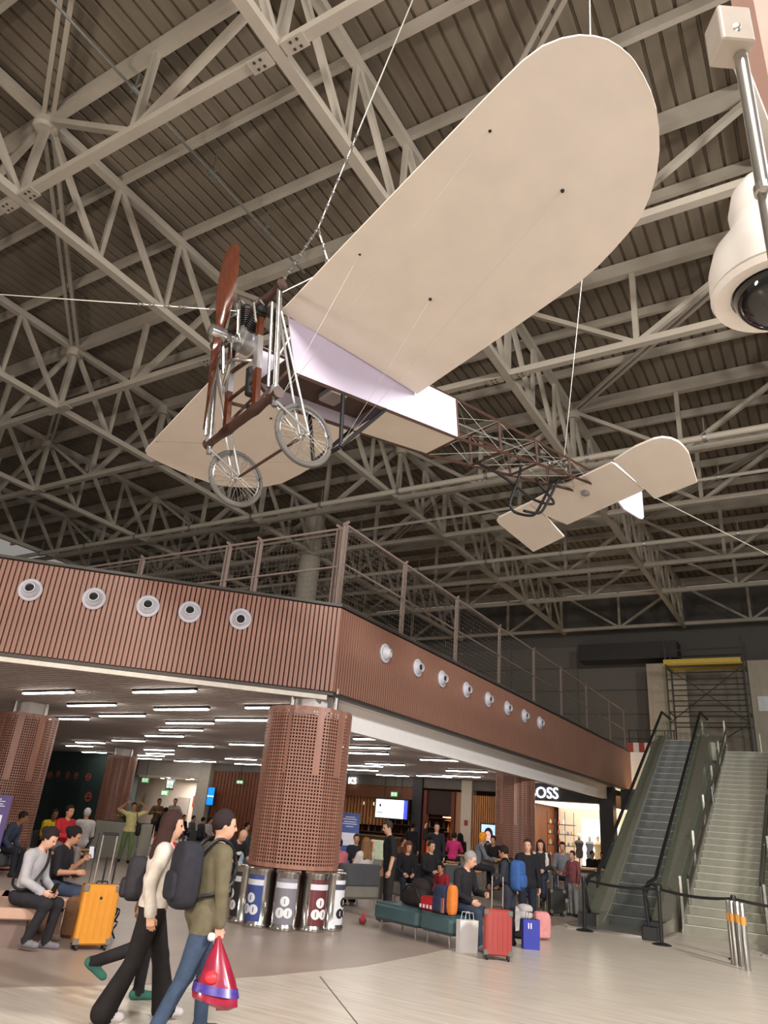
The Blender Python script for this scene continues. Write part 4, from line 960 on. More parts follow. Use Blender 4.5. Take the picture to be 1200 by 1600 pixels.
# ------------------------------------------------------------------ hanging cables (things of their own)
def W(x, y, z): return PM @ Vector((x, y, z))
def cable(pts, label, r=.006, sh=(), m=None):
    t = thing('steel_cable', pts[0], label, 'cable')
    MB().path(pts, r, 5).build('rope', m or M_wire, t)
    for (p, d) in sh:
        p = Vector(p); d = Vector(d).normalized()
        MB().lathe([(.01, -.05), (.022, -.035), (.014, 0), (.024, .03), (.01, .05)], p, 8, d).build('clamp', M_chrome, t, smooth=True)
    return t
yoke = W(-.74, .45, 1.61)
roofp = atz(705, -145, ZB); dv = (roofp - yoke).normalized()
cable([yoke, roofp], 'steel cable rising from the chain above the propeller to the roof', .009, [(yoke + dv * s_, dv) for s_ in (.12, .3, .48, .66, .95, 1.15, 1.3)])
for k, e in enumerate((W(-.16, .62, .4), W(-1.05, .4, .95))):
    d = (yoke - e).normalized()
    cable([e, yoke], ('chain from the nose up to the yoke above the propeller', 'chain from the cabane up to the yoke above the wing')[k], .014, [(e + d * s_, d) for s_ in np.arange(.1, (yoke - e).length, .2)], M_chrome)
p = W(-.6, 4.2, .66); cable([p, Vector((p.x, p.y, ZB)) + Vector((.1, .1, 0))], 'thin steel cable holding the rounded wing tip')
p = W(-5.7, .1, .2); cable([p, atz(940, 130, ZB)], 'thin steel cable holding the open tail frame')
n0 = W(-.1, -.1, .45); lft = CAM + ray(-160, 449) * 9.5
dn = (lft - n0).normalized()
cable([lft, n0], 'long guy wire stretched from the nose to the hall side', .007, [(n0 + dn * s_, dn) for s_ in (.35, .75, .95, 1.15, 1.3)])
n1 = W(-.3, .0, .5); cable([W(.0, -.15, .35), W(-.9, .25, 1.15)], 'short chain over the engine with bright clamps', .008, [(W(-.05, -.13, .4), dn), (W(-.12, -.1, .46), dn), (W(-.2, -.08, .53), dn)])
tl = W(-7.0, .75, -.3); cable([tl, CAM + ray(1260, 897) * 12.0], 'pale guy wire stretched from the tail toward the escalators', .009)
# ------------------------------------------------------------------ dome camera on its mast beside the viewer
def AD(x, y, d): return CAM + ray(x, y) * d
c = AD(1208, 418, 1.9)
cc = thing('security_camera', c, 'white dome security camera with smoked glass on a steel pole', 'security camera')
M_camw = mat('camera_white', (226, 220, 214), .35, var=.02)
MB().lathe([(.148, -.075), (.156, -.07), (.158, -.04), (.156, 0), (.14, .06), (.105, .11), (.088, .135), (.086, .16), (.088, .2), (.075, .26), (.05, .3), (.02, .315)], c, 40).build('housing', M_camw, cc, smooth=True)
MB().lathe([(.158, -.078), (.15, -.095), (.11, -.085), (.108, -.06)], c, 40, capa=False, capb=False).build('trim_ring', M_camw, cc, smooth=True)
dm = [(.106 * math.cos(a), -.075 - .1 * math.sin(a)) for a in np.linspace(0, math.pi / 2 - .02, 9)]
MB().lathe(dm, c, 36, capa=False).build('smoked_dome', mat('smoked_dome', (26, 24, 24), .06, var=0, coat=.5), cc, smooth=True)
MB().ball(c + Vector((-.02, -.06, -.1)), .03).build('lens', M_black, cc)
b0 = AD(1206, 330, 1.9); pp = AD(1168, 150, 1.78)
MB().tube((pp.x, pp.y, c.z + .1), (pp.x, pp.y, pp.z + .16), .016, n=16).tube((pp.x, pp.y, .0), (pp.x, pp.y, c.z + .1), .016, n=16).build('conduit', M_steel, cc, smooth=True)
q_ = AD(1190, 368, 1.78); MB().lathe([(.016, -.012), (.022, -.01), (.022, .01), (.016, .012)], (pp.x, pp.y, q_.z), 16).tube((pp.x, pp.y, q_.z), Vector((pp.x, pp.y, q_.z)) - ray(1190, 368) * .03, .008, n=8).build('pipe_clip', M_steel, cc)
bx = Vector((pp.x - .018, pp.y - .012, pp.z + .215))
MB().rbox(bx, (.085, .08, .13), .008, rz=AZ).build('junction_box', mat('box_grey', (170, 160, 150), .5), cc)
f = -ray(1150, 32).normalized(); f.z = 0; f.normalize()
MB().lathe([(.018, 0), (.018, .004), (.013, .008)], bx + f * .04 + Vector((.012, .008, -.02)), 14, f).build('screw_head', M_steel, cc, smooth=True)
mp_ = AD(1196, 60, 2.75) - Vector((.06, .02, 0))
mast = thing('mast', (mp_.x + .06, mp_.y + .02, 0), 'pinkish painted square mast carrying the dome camera', 'mast')
MB().bar(bx, Vector((mp_.x + .06, mp_.y + .02, bx.z)), .03, .03).build('bracket', M_steel, cc)
MB().box((mp_.x + .06, mp_.y + .02, 2.8), (.13, .13, 5.6), rz=AZ).build('post', mat('mast_paint', (186, 150, 138), .5, var=.04), mast)
MB().box((mp_.x + .06, mp_.y + .02, .01), (.3, .3, .02), rz=AZ).build('foot_plate', M_steel, mast)
MB().tube((c.x, c.y, c.z + .2), (mp_.x + .06, mp_.y + .02, c.z + .22), .03, n=10).build('arm', M_camw, mast, smooth=True)
# ================================================================== people: one smooth skin per figure, clothes as shells over it
def surface_net(D, lo, h):
    ins = D < 0; nx, ny, nz = D.shape
    acc = np.zeros((nx - 1, ny - 1, nz - 1, 3)); cnt = np.zeros((nx - 1, ny - 1, nz - 1))
    cor = [(i, j, k) for i in (0, 1) for j in (0, 1) for k in (0, 1)]
    sl = lambda c: (slice(c[0], nx - 1 + c[0]), slice(c[1], ny - 1 + c[1]), slice(c[2], nz - 1 + c[2]))
    for a in cor:
        for ax in range(3):
            if a[ax]: continue
            b = list(a); b[ax] = 1; da, db = D[sl(a)], D[sl(b)]; m = (da < 0) != (db < 0)
            t = np.where(m, da / np.where(m, da - db, 1), 0)
            for q in range(3): acc[..., q] += m * (a[q] + (t if q == ax else 0))
            cnt += m
    act = cnt > 0; idx = -np.ones(cnt.shape, int); idx[act] = np.arange(act.sum()); ii = np.argwhere(act)
    V = (ii + acc[act] / cnt[act][:, None]) * h + lo; F = []
    def quads(ax):
        A = np.take(ins, range(D.shape[ax] - 1), ax); Bq = np.take(ins, range(1, D.shape[ax]), ax); ch = np.argwhere(A != Bq)
        o = [q for q in range(3) if q != ax]
        ch = ch[(ch[:, o[0]] > 0) & (ch[:, o[1]] > 0) & (ch[:, o[0]] < D.shape[o[0]] - 1) & (ch[:, o[1]] < D.shape[o[1]] - 1)]
        if not len(ch): return
        c = [ch.copy() for _ in range(4)]
        c[0][:, o[0]] -= 1; c[0][:, o[1]] -= 1; c[1][:, o[1]] -= 1; c[3][:, o[0]] -= 1
        q = np.stack([idx[tuple(k.T)] for k in c], 1)
        flip = A[tuple(ch.T)] if ax != 1 else ~A[tuple(ch.T)]
        q[~flip] = q[~flip][:, ::-1]; F.append(q)
    for ax in range(3): quads(ax)
    return V, np.concatenate(F)
class SDF:
    def __init__(s): s.p = []
    def cap(s, a, b, ra, rb, lab, k=.03): s.p.append(('c', np.array(a, float), np.array(b, float), ra, rb, lab, k))
    def ell(s, c, r, R, lab, k=.03): s.p.append(('e', np.array(c, float), np.array(r, float), np.array(R, float), 0, lab, k))
    def raw(s, q, P):
        if q[0] == 'c':
            a, b = q[1], q[2]; ab = b - a; L = ab @ ab + 1e-12
            t = np.clip(((P - a) @ ab) / L, 0, 1); return np.linalg.norm(P - a - t[..., None] * ab, axis=-1) - (q[3] + t * (q[4] - q[3]))
        d = (P - q[1]) @ q[3].T / q[2]; n = np.linalg.norm(d, axis=-1); n2 = np.linalg.norm(d / q[2], axis=-1) + 1e-9
        return n * (n - 1) / n2
    def mesh(s, h):
        lo = np.full(3, 9.); hi = np.full(3, -9.)
        for q in s.p:
            for c, r in (((q[1], q[3]), (q[2], q[4])) if q[0] == 'c' else ((q[1], q[2].max()),)): lo = np.minimum(lo, c - r); hi = np.maximum(hi, c + r)
        lo -= 2.5 * h; hi += 2.5 * h; n = np.ceil((hi - lo) / h).astype(int) + 1
        ax = [lo[i] + h * np.arange(n[i]) for i in range(3)]
        D = np.full(n, 1e3)
        for q in s.p:
            if q[0] == 'c': a = np.minimum(q[1] - q[3], q[2] - q[4]); b = np.maximum(q[1] + q[3], q[2] + q[4])
            else: a = q[1] - q[2].max(); b = q[1] + q[2].max()
            mg = .09; i0 = np.clip(((a - mg - lo) / h).astype(int), 0, n); i1 = np.clip(((b + mg - lo) / h).astype(int) + 2, 0, n)
            S_ = tuple(slice(i0[i], i1[i]) for i in range(3))
            P = np.stack(np.meshgrid(*[ax[i][S_[i]] for i in range(3)], indexing='ij'), -1)
            d = s.raw(q, P); o = D[S_]; k = q[6]
            hh = np.clip(.5 + .5 * (o - d) / k, 0, 1); m = o * (1 - hh) + d * hh - k * hh * (1 - hh)
            D[S_] = np.where(o > 100, np.where(d < .085, d, o), m)
        return surface_net(D, lo, h)
    def label(s, P):
        return np.argmin(np.stack([s.raw(q, P) for q in s.p]), 0)
def np_mesh(name, V, F, m, parent):
    me = bpy.data.meshes.new(name); me.from_pydata(V.tolist(), [], F.tolist()); me.materials.append(m)
    me.polygons.foreach_set('use_smooth', [True] * len(me.polygons)); me.update()
    o = bpy.data.objects.new(name, me); col.objects.link(o); o.parent = parent; return o
def vnormals(V, F):
    n = np.cross(V[F[:, 2]] - V[F[:, 0]], V[F[:, 3]] - V[F[:, 1]]); N = np.zeros_like(V)
    for i in range(4): np.add.at(N, F[:, i], n)
    return N / (np.linalg.norm(N, axis=1)[:, None] + 1e-9)
def hand_sdf(curl):
    """left-agnostic hand: wrist at origin, fingers toward -Z, palm facing +X, thumb on +Y"""
    s = SDF(); s.cap((0, 0, .02), (0, 0, -.02), .026, .026, 0, .02); s.cap((0, .02, -.03), (0, .024, -.085), .017, .016, 0, .015); s.cap((0, -.02, -.03), (0, -.024, -.08), .017, .015, 0, .015); s.cap((0, 0, -.03), (0, 0, -.085), .017, .016, 0, .015)
    for y, L, z0 in ((.030, .072, -.088), (.0105, .08, -.092), (-.0095, .074, -.09), (-.029, .058, -.082)):
        p = np.array((0, y, z0)); a = 0.15
        for k in range(3):
            a += curl * (1.0, 1.25, .9)[k]; l = L * (.45, .32, .23)[k]; q = p + np.array((math.sin(a) * l, 0, -math.cos(a) * l)); s.cap(p, q, .0092 - .001 * k, .0086 - .001 * k, 0, .006); p = q
    s.cap((.006, .022, -.03), (.022, .045, -.06), .013, .011, 0, .012); s.cap((.022, .045, -.06), (.032 + .012 * curl, .048 - .01 * curl, -.095), .010, .008, 0, .006)
    return s.mesh(.0048)
HANDS = {k: hand_sdf(c) for k, c in (('relaxed', .38), ('grip', 1.25))}
_hand_me = {}
SKIN = {'light': (214, 164, 138), 'tan': (186, 134, 104), 'brown': (134, 90, 66), 'dark': (92, 62, 48)}
M_eye = mat('eye_dark', (30, 24, 22), .3, var=0); M_lip = mat('lip', (170, 96, 86), .5, var=0)
def unit(v): v = np.array(v, float); return v / np.linalg.norm(v)
def person(base, yaw, label, stature=1.72, lean=0, head=(0, 0), arms=None, legs=None, seat=None, skin='tan', top=(60, 60, 60), bottom=(40, 42, 50), shoes=(40, 38, 38), hair=(38, 28, 24), style='short', sleeve='long', hem=.06, bulk=1., h=.024, hands=('relaxed', 'relaxed'), legw=1., group=None, collar=None, shorts=False, z0=0., side=0., face=True, flare=1.):
    """local frame: +X forward, +Y left, +Z up. arms = [(upper dir, lower dir) left, right]; legs likewise"""
    sc = stature / 1.75
    t = thing('person', base, label, 'person', group, rz=yaw)
    arms = arms or [((-.02, .16, -1), (.12, .05, -1)), ((-.02, -.16, -1), (.12, -.05, -1))]
    legs = legs or [((.03, .03, -1), (-.03, .02, -1)), ((.0, -.03, -1), (-.04, -.02, -1))]
    TH, SH = .44, .425
    LP = [(unit(a) * TH, unit(b) * SH) for a, b in legs]
    drop = max(-(a[2] + b[2]) for a, b in LP)
    pz = drop + .065 if seat is None else seat / sc + .125
    P = np.array((0, 0, pz)); ln = math.radians(lean)
    u = unit((math.sin(ln), math.tan(math.radians(side)), math.cos(ln))); fwd = unit(np.array((math.cos(ln), 0, -math.sin(ln)))); lf = np.cross(u, fwd)
    R = np.stack([fwd, lf, u]); s = SDF(); w_ = bulk
    G = lambda f, l, up: P + fwd * f + lf * l + u * up
    s.ell(G(0, 0, .0), (.115 * w_, .165 * w_, .125), R, 'bottom', .05)
    s.ell(G(.01, 0, .17), (.108 * w_, .142 * w_, .15), R, 'top', .06)
    s.ell(G(.0, 0, .34), (.118 * w_, .162 * w_, .17), R, 'top', .06)
    s.cap(G(-.01, .125, .46), G(-.01, -.125, .46), .066, .066, 'top', .05)
    s.cap(G(-.005, 0, .46), G(.015, 0, .56), .056, .05, 'skin', .035)
    hy, hp = math.radians(head[0]), math.radians(head[1])
    f0 = np.array((math.cos(ln * .35), 0, -math.sin(ln * .35))); f0 = np.array((math.cos(hy) * f0[0], math.sin(hy), f0[2]))
    hf = unit((f0[0] * math.cos(hp), f0[1] * math.cos(hp), f0[2] + math.sin(hp))); hl = unit(np.cross((0, 0, 1), hf)); hu = np.cross(hf, hl)
    HR = np.stack([hf, hl, hu]); hc = G(.02, 0, .56) + hu * .115 + hf * .012
    H = lambda f, l, up: hc + hf * f + hl * l + hu * up
    s.ell(H(-.008, 0, .025), (.096, .077, .1), HR, 'skin', .03); s.ell(H(.012, 0, -.045), (.078, .06, .075), HR, 'skin', .03)
    s.cap(H(.088, 0, .012), H(.106, 0, -.022), .009, .014, 'skin', .018)
    for q in (1, -1): s.cap(H(-.01, q * .076, .015), H(-.012, q * .08, -.02), .012, .01, 'skin', .012)
    wr = []
    for i, q in enumerate((1, -1)):
        a, b = unit(arms[i][0]), unit(arms[i][1]); S_ = G(-.01, q * .185 * (.6 + .4 * w_), .455)
        toL = lambda v: fwd * v[0] + lf * v[1] + u * v[2]
        a, b = unit(toL(a)), unit(toL(b)); E_ = S_ + a * .28; Wp = E_ + b * .245
        s.cap(S_, E_, .056 * w_, .045, 'top', .045); s.cap(E_, Wp, .044, .033 if sleeve == 'short' else .037, 'top' if sleeve == 'long' else 'skin', .025)
        if sleeve == 'long': s.cap(Wp - b * .02, Wp + b * .03, .026, .024, 'skin', .01)
        wr.append((Wp, b, q))
        hj = P + lf * q * .09 * w_ + np.array((0, 0, -.02)); tv, sv = LP[i]; K = hj + tv; An = K + sv
        s.cap(hj, K, .088 * w_ * legw, .064 * legw, 'bottom', .05); s.cap(K, An, .06 * legw, .048 * (legw ** 1.5) * flare, 'skin' if shorts else 'bottom', .03)
        ft = unit((1, .12 * q, -.0)); up_ = unit(-sv)
        if abs(up_[2]) < .6: ft = unit(ft * .6 + np.array((0, 0, .7)) * (1 if sv[0] < 0 else -.3))
        if sv[0] < -.2: ft = unit((.8, .1 * q, -.55))
        s.cap(An - ft * .045 + np.array((0, 0, -.025)), An + ft * .15 + np.array((0, 0, -.035)), .04, .032, 'shoe', .03)
    V, F = s.mesh(h / sc if sc else h)
    cen = V[F].mean(1); pid = s.label(cen); lab = np.array([q[5] for q in s.p])[pid]
    rel = (cen - P) @ u
    lab = np.where((lab == 'bottom') & (rel > -hem) & ((pid == 0) | (seat is None)), 'top', lab)
    N = vnormals(V, F)
    low = V[:, 2].min() * sc - .006
    if low < 0: t.location.z -= low                  # soles on the floor
    np_mesh('body', V * sc, F, mat('skin_' + skin, SKIN[skin], .55, var=.04), t)
    sp = [i for i, q in enumerate(s.p) if q[5] == 'shoe']
    for nm, key, c, only in (('shirt', 'top', top, None), ('trousers', 'bottom', bottom, None), ('shoe', 'shoe', shoes, sp[0]), ('shoe', 'shoe', shoes, sp[1])):
        f = F[(lab == key) & ((pid == only) | (only is None))]
        if not len(f): continue
        ids, inv = np.unique(f, return_inverse=True)
        np_mesh(nm, (V[ids] + N[ids] * (.008 if key != 'top' else .011)) * sc, inv.reshape(-1, 4), cloth(c), t)
    # hair
    hh = h * .62
    if style != 'bald':
        g = SDF(); e = 1.07 if style in ('short', 'cap') else 1.14
        g.ell(H(-.022, 0, .04), (.094 * e, .082 * e, .098 * e), HR, 'h', .03)
        if style in ('long', 'wavy'):
            for q in (.05, -.05, 0): g.cap(H(-.06, q, .03), G(-.09, q * 1.6, .40), .062, .045, 'h', .03)
            for q in (1, -1): g.cap(H(-.01, q * .078, .03), G(.0, q * .1, .46), .03, .03, 'h', .03)
        if style == 'curly':
            for q in (1, -1): g.cap(H(-.03, q * .06, .03), H(-.05, q * .085, -.12), .06, .06, 'h', .04)
            g.cap(H(-.07, 0, .03), H(-.09, 0, -.13), .075, .06, 'h', .04)
        if style == 'bun': g.ell(H(-.12, 0, .05), (.05, .05, .05), HR, 'h', .02)
        V2, F2 = g.mesh(hh)
        c2 = (V2[F2].mean(1) - hc) @ HR.T
        keep = ~((c2[:, 0] > .03 + .25 * np.maximum(0, c2[:, 2] - .03)) & (c2[:, 2] < .075)) if style != 'curly' else ~((c2[:, 0] > .04) & (c2[:, 2] < .06))
        if style in ('short', 'cap', 'bun'): keep &= ~((c2[:, 2] < -.05) | ((c2[:, 2] < .0) & (c2[:, 0] > -.02)))
        f = F2[keep]; ids, inv = np.unique(f, return_inverse=True)
        np_mesh('cap' if style == 'cap' else 'hair', V2[ids] * sc, inv.reshape(-1, 4), cloth(hair), t)
    if face:
        for q in (1, -1): MB().ball(H(.078, q * .03, .012) * sc, .0115 * sc, 8, 5).build('eye', M_eye, t, local=True)
        MB().ball(H(.083, 0, -.06) * sc, (.01 * sc, .024 * sc, .007 * sc), 8, 5, Matrix([list(r_) for r_ in HR.T])).build('mouth', M_lip, t, local=True)
    for i, (Wp, b, q) in enumerate(wr):
        kind = hands[i]; key = (kind, skin)
        if key not in _hand_me:
            Vh, Fh = HANDS[kind]; o = np_mesh('hand', Vh, Fh, mat('skin_' + skin, SKIN[skin]), t); _hand_me[key] = o.data
        else:
            o = bpy.data.objects.new('hand', _hand_me[key]); col.objects.link(o); o.parent = t
        z = Vector(-b); inw = Vector(-lf * q) + Vector(fwd) * .15; x = (inw - z * inw.dot(z)).normalized(); y = z.cross(x)
        mir = 1 if y.dot(Vector(fwd)) > 0 else -1
        M = Matrix(((x.x, y.x * mir, z.x, 0), (x.y, y.y * mir, z.y, 0), (x.z, y.z * mir, z.z, 0), (0, 0, 0, 1)))
        o.matrix_basis = Matrix.Translation(Vector((Wp + b * .015) * sc)) @ M @ Matrix.Diagonal((sc, sc, sc, 1))
    t['_dbg'] = 0; del t['_dbg']
    return t, (lambda f, l, up: (G(f, l, up) * sc)), [Vector(x[0] + x[1] * .08) * sc for x in wr]
def facing(base, f):
    """0 = toward the viewer, 90 = to the viewer's right, 180 = away"""
    return math.atan2(base.y, base.x) + math.pi + math.radians(f)
def stature_for(base, py):
    """body height that brings the crown to picture row py"""
    lo, hi = .8, 2.4
    for _ in range(40):
        m = (lo + hi) / 2; v = base + Vector((0, 0, m)) - CAM; y = 800 - F_PX * v.dot(_u) / v.dot(_f)
        if y > py: lo = m
        else: hi = m
    return m
def gz(x, y, z=0.):
    return atz(x, y, z)
SIT = lambda o=.12: [((1, o, -.12), (.02, 0, -1)), ((1, -o, -.12), (.1, 0, -1))]
LAP = [((.35, .15, -1), (.8, -.35, -.25)), ((.35, -.15, -1), (.8, .35, -.25))]
PHONE = [((.45, .12, -1), (.85, -.4, .35)), ((.45, -.12, -1), (.85, .4, .35))]
WALK = [((.42, .02, -1), (.16, 0, -1)), ((-.38, -.02, -1), (-.62, 0, -1))]
TABLE = [((.6, .3, -.8), (.9, -.3, .1)), ((.6, -.3, -.8), (.9, .3, .1))]
def backpack(par, G, rgb, sc=1., label=None, w_=.3, hgt=.44, dep=.17, zc=.26, bk=1.):
    """worn: a part carried on the back, kept as its own thing held by the person"""
    t = thing('backpack', par.location, label, 'backpack', rz=par.rotation_euler.z); t.location.z = par.location.z
    c = Vector(G(-.112 * bk - dep * .55, 0, zc)); m = cloth(rgb)
    MB().soft(c, (dep * 1.1, w_ * 1.05, hgt), .5).build('pack', m, t, True, True)
    MB().soft(c + Vector((-dep / 2 + .005, 0, -.08)), (.1, w_ * .74, hgt * .44), .5).build('front_pocket', m, t, True, True)
    MB().path([c + Vector((-dep / 2, 0, hgt * .5 - .01)) + Vector((.04, .04, 0)), c + Vector((-dep / 2 + .04, .03, hgt * .5 + .03)), c + Vector((-dep / 2 + .04, -.03, hgt * .5 + .03)), c + Vector((-dep / 2 + .04, -.04, hgt * .5 - .01))], .008, 6).build('grab_loop', M_black, t, False, True)
    for q in (1, -1):
        P = [G(-.13 * bk, q * .1, .45), G(-.05, q * .115, .56), G(.06 * bk, q * .12, .53), G(.118 * bk + .012, q * .115, .38), G(.105 * bk, q * .135 * bk, .24), G(-.0, q * .155 * bk, .15), G(-.11 * bk, q * .12, .11)]
        MB().path(smooth_path([Vector(p) for p in P], 3), .017, 6).build('strap', M_black, t, True, True)
    return t
# the two teal bench modules stand on this front line
TA, TB_, TC, TD = gz(584, 1453), gz(646, 1471), gz(650, 1472), gz(706, 1484)
TRZ = math.atan2(TD.y - TA.y, TD.x - TA.x); TN = Vector((-math.sin(TRZ), math.cos(TRZ), 0)); TX_ = Vector((math.cos(TRZ), math.sin(TRZ), 0))
TBC = (TC + TD) / 2 + TN * .34                        # middle of the rounded module
def tbl(x, y): return TBC + TX_ * x + TN * y
# ---------------- the couple walking past
b = gz(288, 1628); yw = facing(b, 112)
o, G, wr = person(b, yw, 'young man in an olive jacket and jeans walking past with a red net bag', stature=1.66, lean=3, head=(-14, -4), arms=[((-.1, .18, -1), (.2, .05, -1)), ((.1, -.16, -1), (.16, .02, -1))], legs=[((.3, .03, -1), (.1, .02, -1)), ((-.3, -.02, -1), (-.5, 0, -1))], skin='light', top=(106, 98, 78), bottom=(64, 78, 100), shoes=(70, 62, 58), hair=(48, 38, 40), hands=('relaxed', 'grip'), h=.015, hem=.16, bulk=1.22)
backpack(o, G, (48, 47, 54), label='slim dark backpack worn by the man in the olive jacket', hgt=.5, dep=.19, bk=1.22)
MAN = o; MANH = wr[1]
b = gz(206, 1600); yw = facing(b, 92)
o, G, wr = person(b, yw, 'woman with brown hair in a white cardigan and black flared trousers walking', stature=1.60, lean=2, head=(-6, -2), arms=[((-.25, .14, -1), (.1, .05, -1)), ((-.25, -.12, -1), (.25, 0, -1))], legs=[((.36, .03, -1), (.26, .02, -1)), ((-.2, -.02, -1), (-.46, 0, -1))], skin='light', top=(214, 202, 190), bottom=(38, 34, 34), shoes=(216, 208, 206), hair=(58, 38, 34), style='long', h=.016, hem=.02, legw=1.1, flare=1.75, bulk=1.1)
W1 = o
b = gz(206, 1566); yw = facing(b, 95)
o, G, wr = person(b, yw, 'person with dark curly hair and a red scarf walking behind the woman in white', stature=1.56, lean=6, head=(0, -8), arms=[((-.3, .14, -1), (.05, .05, -1)), ((-.3, -.12, -1), (.0, 0, -1))], legs=[((.12, .02, -1), (.0, 0, -1)), ((-.12, -.02, -1), (-1, 0, -.35))], skin='brown', top=(52, 46, 48), bottom=(40, 36, 38), shoes=(60, 110, 96), hair=(34, 27, 27), style='curly', h=.017)
MB().path([Vector(G(.13, .06, .48)), Vector(G(.05, .16, .5)), Vector(G(-.08, .1, .54)), Vector(G(-.08, -.1, .54)), Vector(G(.05, -.17, .5)), Vector(G(.14, -.02, .44)), Vector(G(.2, .02, .28))], .05, 8).build('scarf', cloth((172, 36, 52)), o, True, True)
backpack(o, G, (56, 52, 56), label='grey backpack on the person with the red scarf', w_=.28, hgt=.38, zc=.14)
# ---------------- left: planter bench group
M_stone = mat('planter_bench_stone', (190, 152, 132), .6, var=.06, scale=6)
bs = gz(72, 1474)
b = bs + Vector((-.15, .38, 0))
o, G, wr = person(gz(14, 1480), facing(bs, 62), 'seated woman in a light grey hooded jacket on the stone bench, looking at her phone', stature=1.66, lean=12, seat=.42, head=(0, -22), arms=LAP, legs=[((1, .1, -.16), (-.12, 0, -1)), ((1, -.14, -.12), (-.38, 0, -1))], skin='light', top=(170, 166, 170), bottom=(44, 42, 46), shoes=(120, 116, 120), hair=(40, 30, 30), style='bun', h=.016, hem=.1)
MB().path(smooth_path([Vector(G(-.1, .14, .52)), Vector(G(.03, .15, .55)), Vector(G(.15, .02, .35)), Vector(G(.12, -.17, .1)), Vector(G(-.08, -.17, .1)), Vector(G(-.16, .0, .3)), Vector(G(-.1, .14, .52))], 4), .016, 6).build('bag_strap', M_black, o, True, True)
tag(MB().rbox(Vector((0, 0, 0)), (.015, .075, .15), .01, M=Matrix.Rotation(.5, 3, 'Y')).build('phone', mat('phone_black', (24, 24, 28), .2, var=0)), 'black phone held by the woman in the grey hooded jacket', 'phone').location = o.matrix_basis @ (wr[0] * .5 + wr[1] * .5 + Vector((.03, 0, .06)))
o, G, wr = person(Vector((-9.45, 7.33, 0)), facing(bs, 70), 'seated person in a black vest and jeans holding a pale phone up', stature=1.64, lean=10, seat=.42, head=(10, -18), arms=[((.45, .12, -1), (.75, -.2, .9)), ((.35, -.15, -1), (.8, .2, .2))], legs=SIT(), skin='tan', top=(38, 36, 40), bottom=(62, 72, 92), shoes=(50, 48, 50), hair=(30, 24, 26), style='bun', h=.018, sleeve='short')
tag(MB().rbox(Vector((0, 0, 0)), (.015, .075, .15), .01, M=Matrix.Rotation(-.2, 3, 'Y')).build('phone', mat('phone_pale', (210, 205, 220), .3, var=0)), 'pale phone held up by the person in the black vest', 'phone').location = o.matrix_basis @ (wr[0] + Vector((.04, 0, .06)))
o, G, wr = person(Vector((-9.27, 5.375, 0)), -.662, 'person in a maroon coat seated at the end of the stone bench', stature=1.7, lean=14, seat=.42, arms=LAP, legs=SIT(), skin='tan', top=(104, 34, 44), bottom=(44, 36, 40), hair=(40, 30, 30), style='short', h=.02, hem=.14)
# ---------------- left back: group round a table
def sit(px_, py_, f, label, **k):
    at = k.pop('at', None); yw = k.pop('yaw', None); b = Vector((at[0], at[1], 0)) if at else gz(px_, py_)
    d = dict(seat=.44, lean=8, arms=LAP, legs=SIT(), h=.028); d.update(k)
    return person(b, facing(b, f) if yw is None else yw, label, **d)
def stand(px_, py_, head_y, f, label, **k):
    b = gz(px_, py_); d = dict(stature=stature_for(b, head_y), h=.026); d.update(k)
    return person(b, facing(b, f), label, **d)
sit(16, 1369, 60, 'person in a navy and red jacket leaning forward on the grey sofa', at=(-15.75, 10.72), top=(52, 58, 74), bottom=(36, 36, 42), lean=28, skin='brown', head=(20, -10), stature=1.74, h=.022)
sit(62, 1353, 30, 'person in a bright yellow shirt half hidden behind the red tracksuit', top=(226, 196, 40), skin='brown', stature=1.7, lean=10)
o, G, wr = sit(86, 1372, 40, 'man in a red zip tracksuit top sitting on the low table', at=(-15.01, 11.61), legs=[((1, .12, -.12), (.12, 0, -1)), ((1, -.12, -.12), (.2, 0, -1))], top=(160, 36, 44), bottom=(120, 110, 106), skin='tan', lean=6, stature=1.8, seat=.53, arms=[((.5, .25, -1), (.7, -.5, .05)), ((.5, -.25, -1), (.7, .5, .05))], h=.02, hem=.12)
sit(117, 1363, 190, 'person in a pale grey hooded top turned away beside the red tracksuit', top=(196, 192, 190), bottom=(50, 56, 70), style='cap', hair=(196, 192, 190), stature=1.72, seat=.525, h=.022, hem=.12)
sit(126, 1352, 200, 'small dark haired person beside the pale planter', top=(54, 58, 66), bottom=(150, 150, 160), stature=1.5, skin='tan')
o, G, wr = stand(192, 1348, 1254, 8, 'man in a pale yellow shirt and green trousers with hands on his head', top=(222, 212, 150), bottom=(120, 140, 96), skin='tan', hair=(46, 34, 30), sleeve='short', arms=[((.1, .9, .45), (.25, -.75, .8)), ((.1, -.9, .45), (.25, .75, .8))], legs=[((.22, .06, -1), (-.06, .03, -1)), ((-.1, -.05, -1), (-.3, -.03, -1))], hem=.05, h=.02)
YM = o; t = thing('shoulder_bag', YM.location, 'black shoulder bag hanging at the side of the man in yellow', 'bag', rz=YM.rotation_euler.z)
p0 = Vector(G(0, .27, .02)); sh = Vector(G(-.02, .13, .52))
MB().soft(p0, (.26, .14, .34), .5).build('pouch', M_black, t, True, True)
MB().path(smooth_path([p0 + Vector((.09, -.02, .12)), Vector(G(.135, .17, .3)), sh + Vector((.03, 0, .02)), Vector(G(-.14, .17, .3)), p0 + Vector((-.09, -.02, .12))], 3), .012, 6).build('strap', M_black, t, True, True)
MB().path(smooth_path([p0 + Vector((-.05, .02, -.12)), p0 + Vector((-.07, .06, -.4)), p0 + Vector((-.03, .05, -.62))], 3), .008, 5).build('loose_strap', M_black, t, True, True)
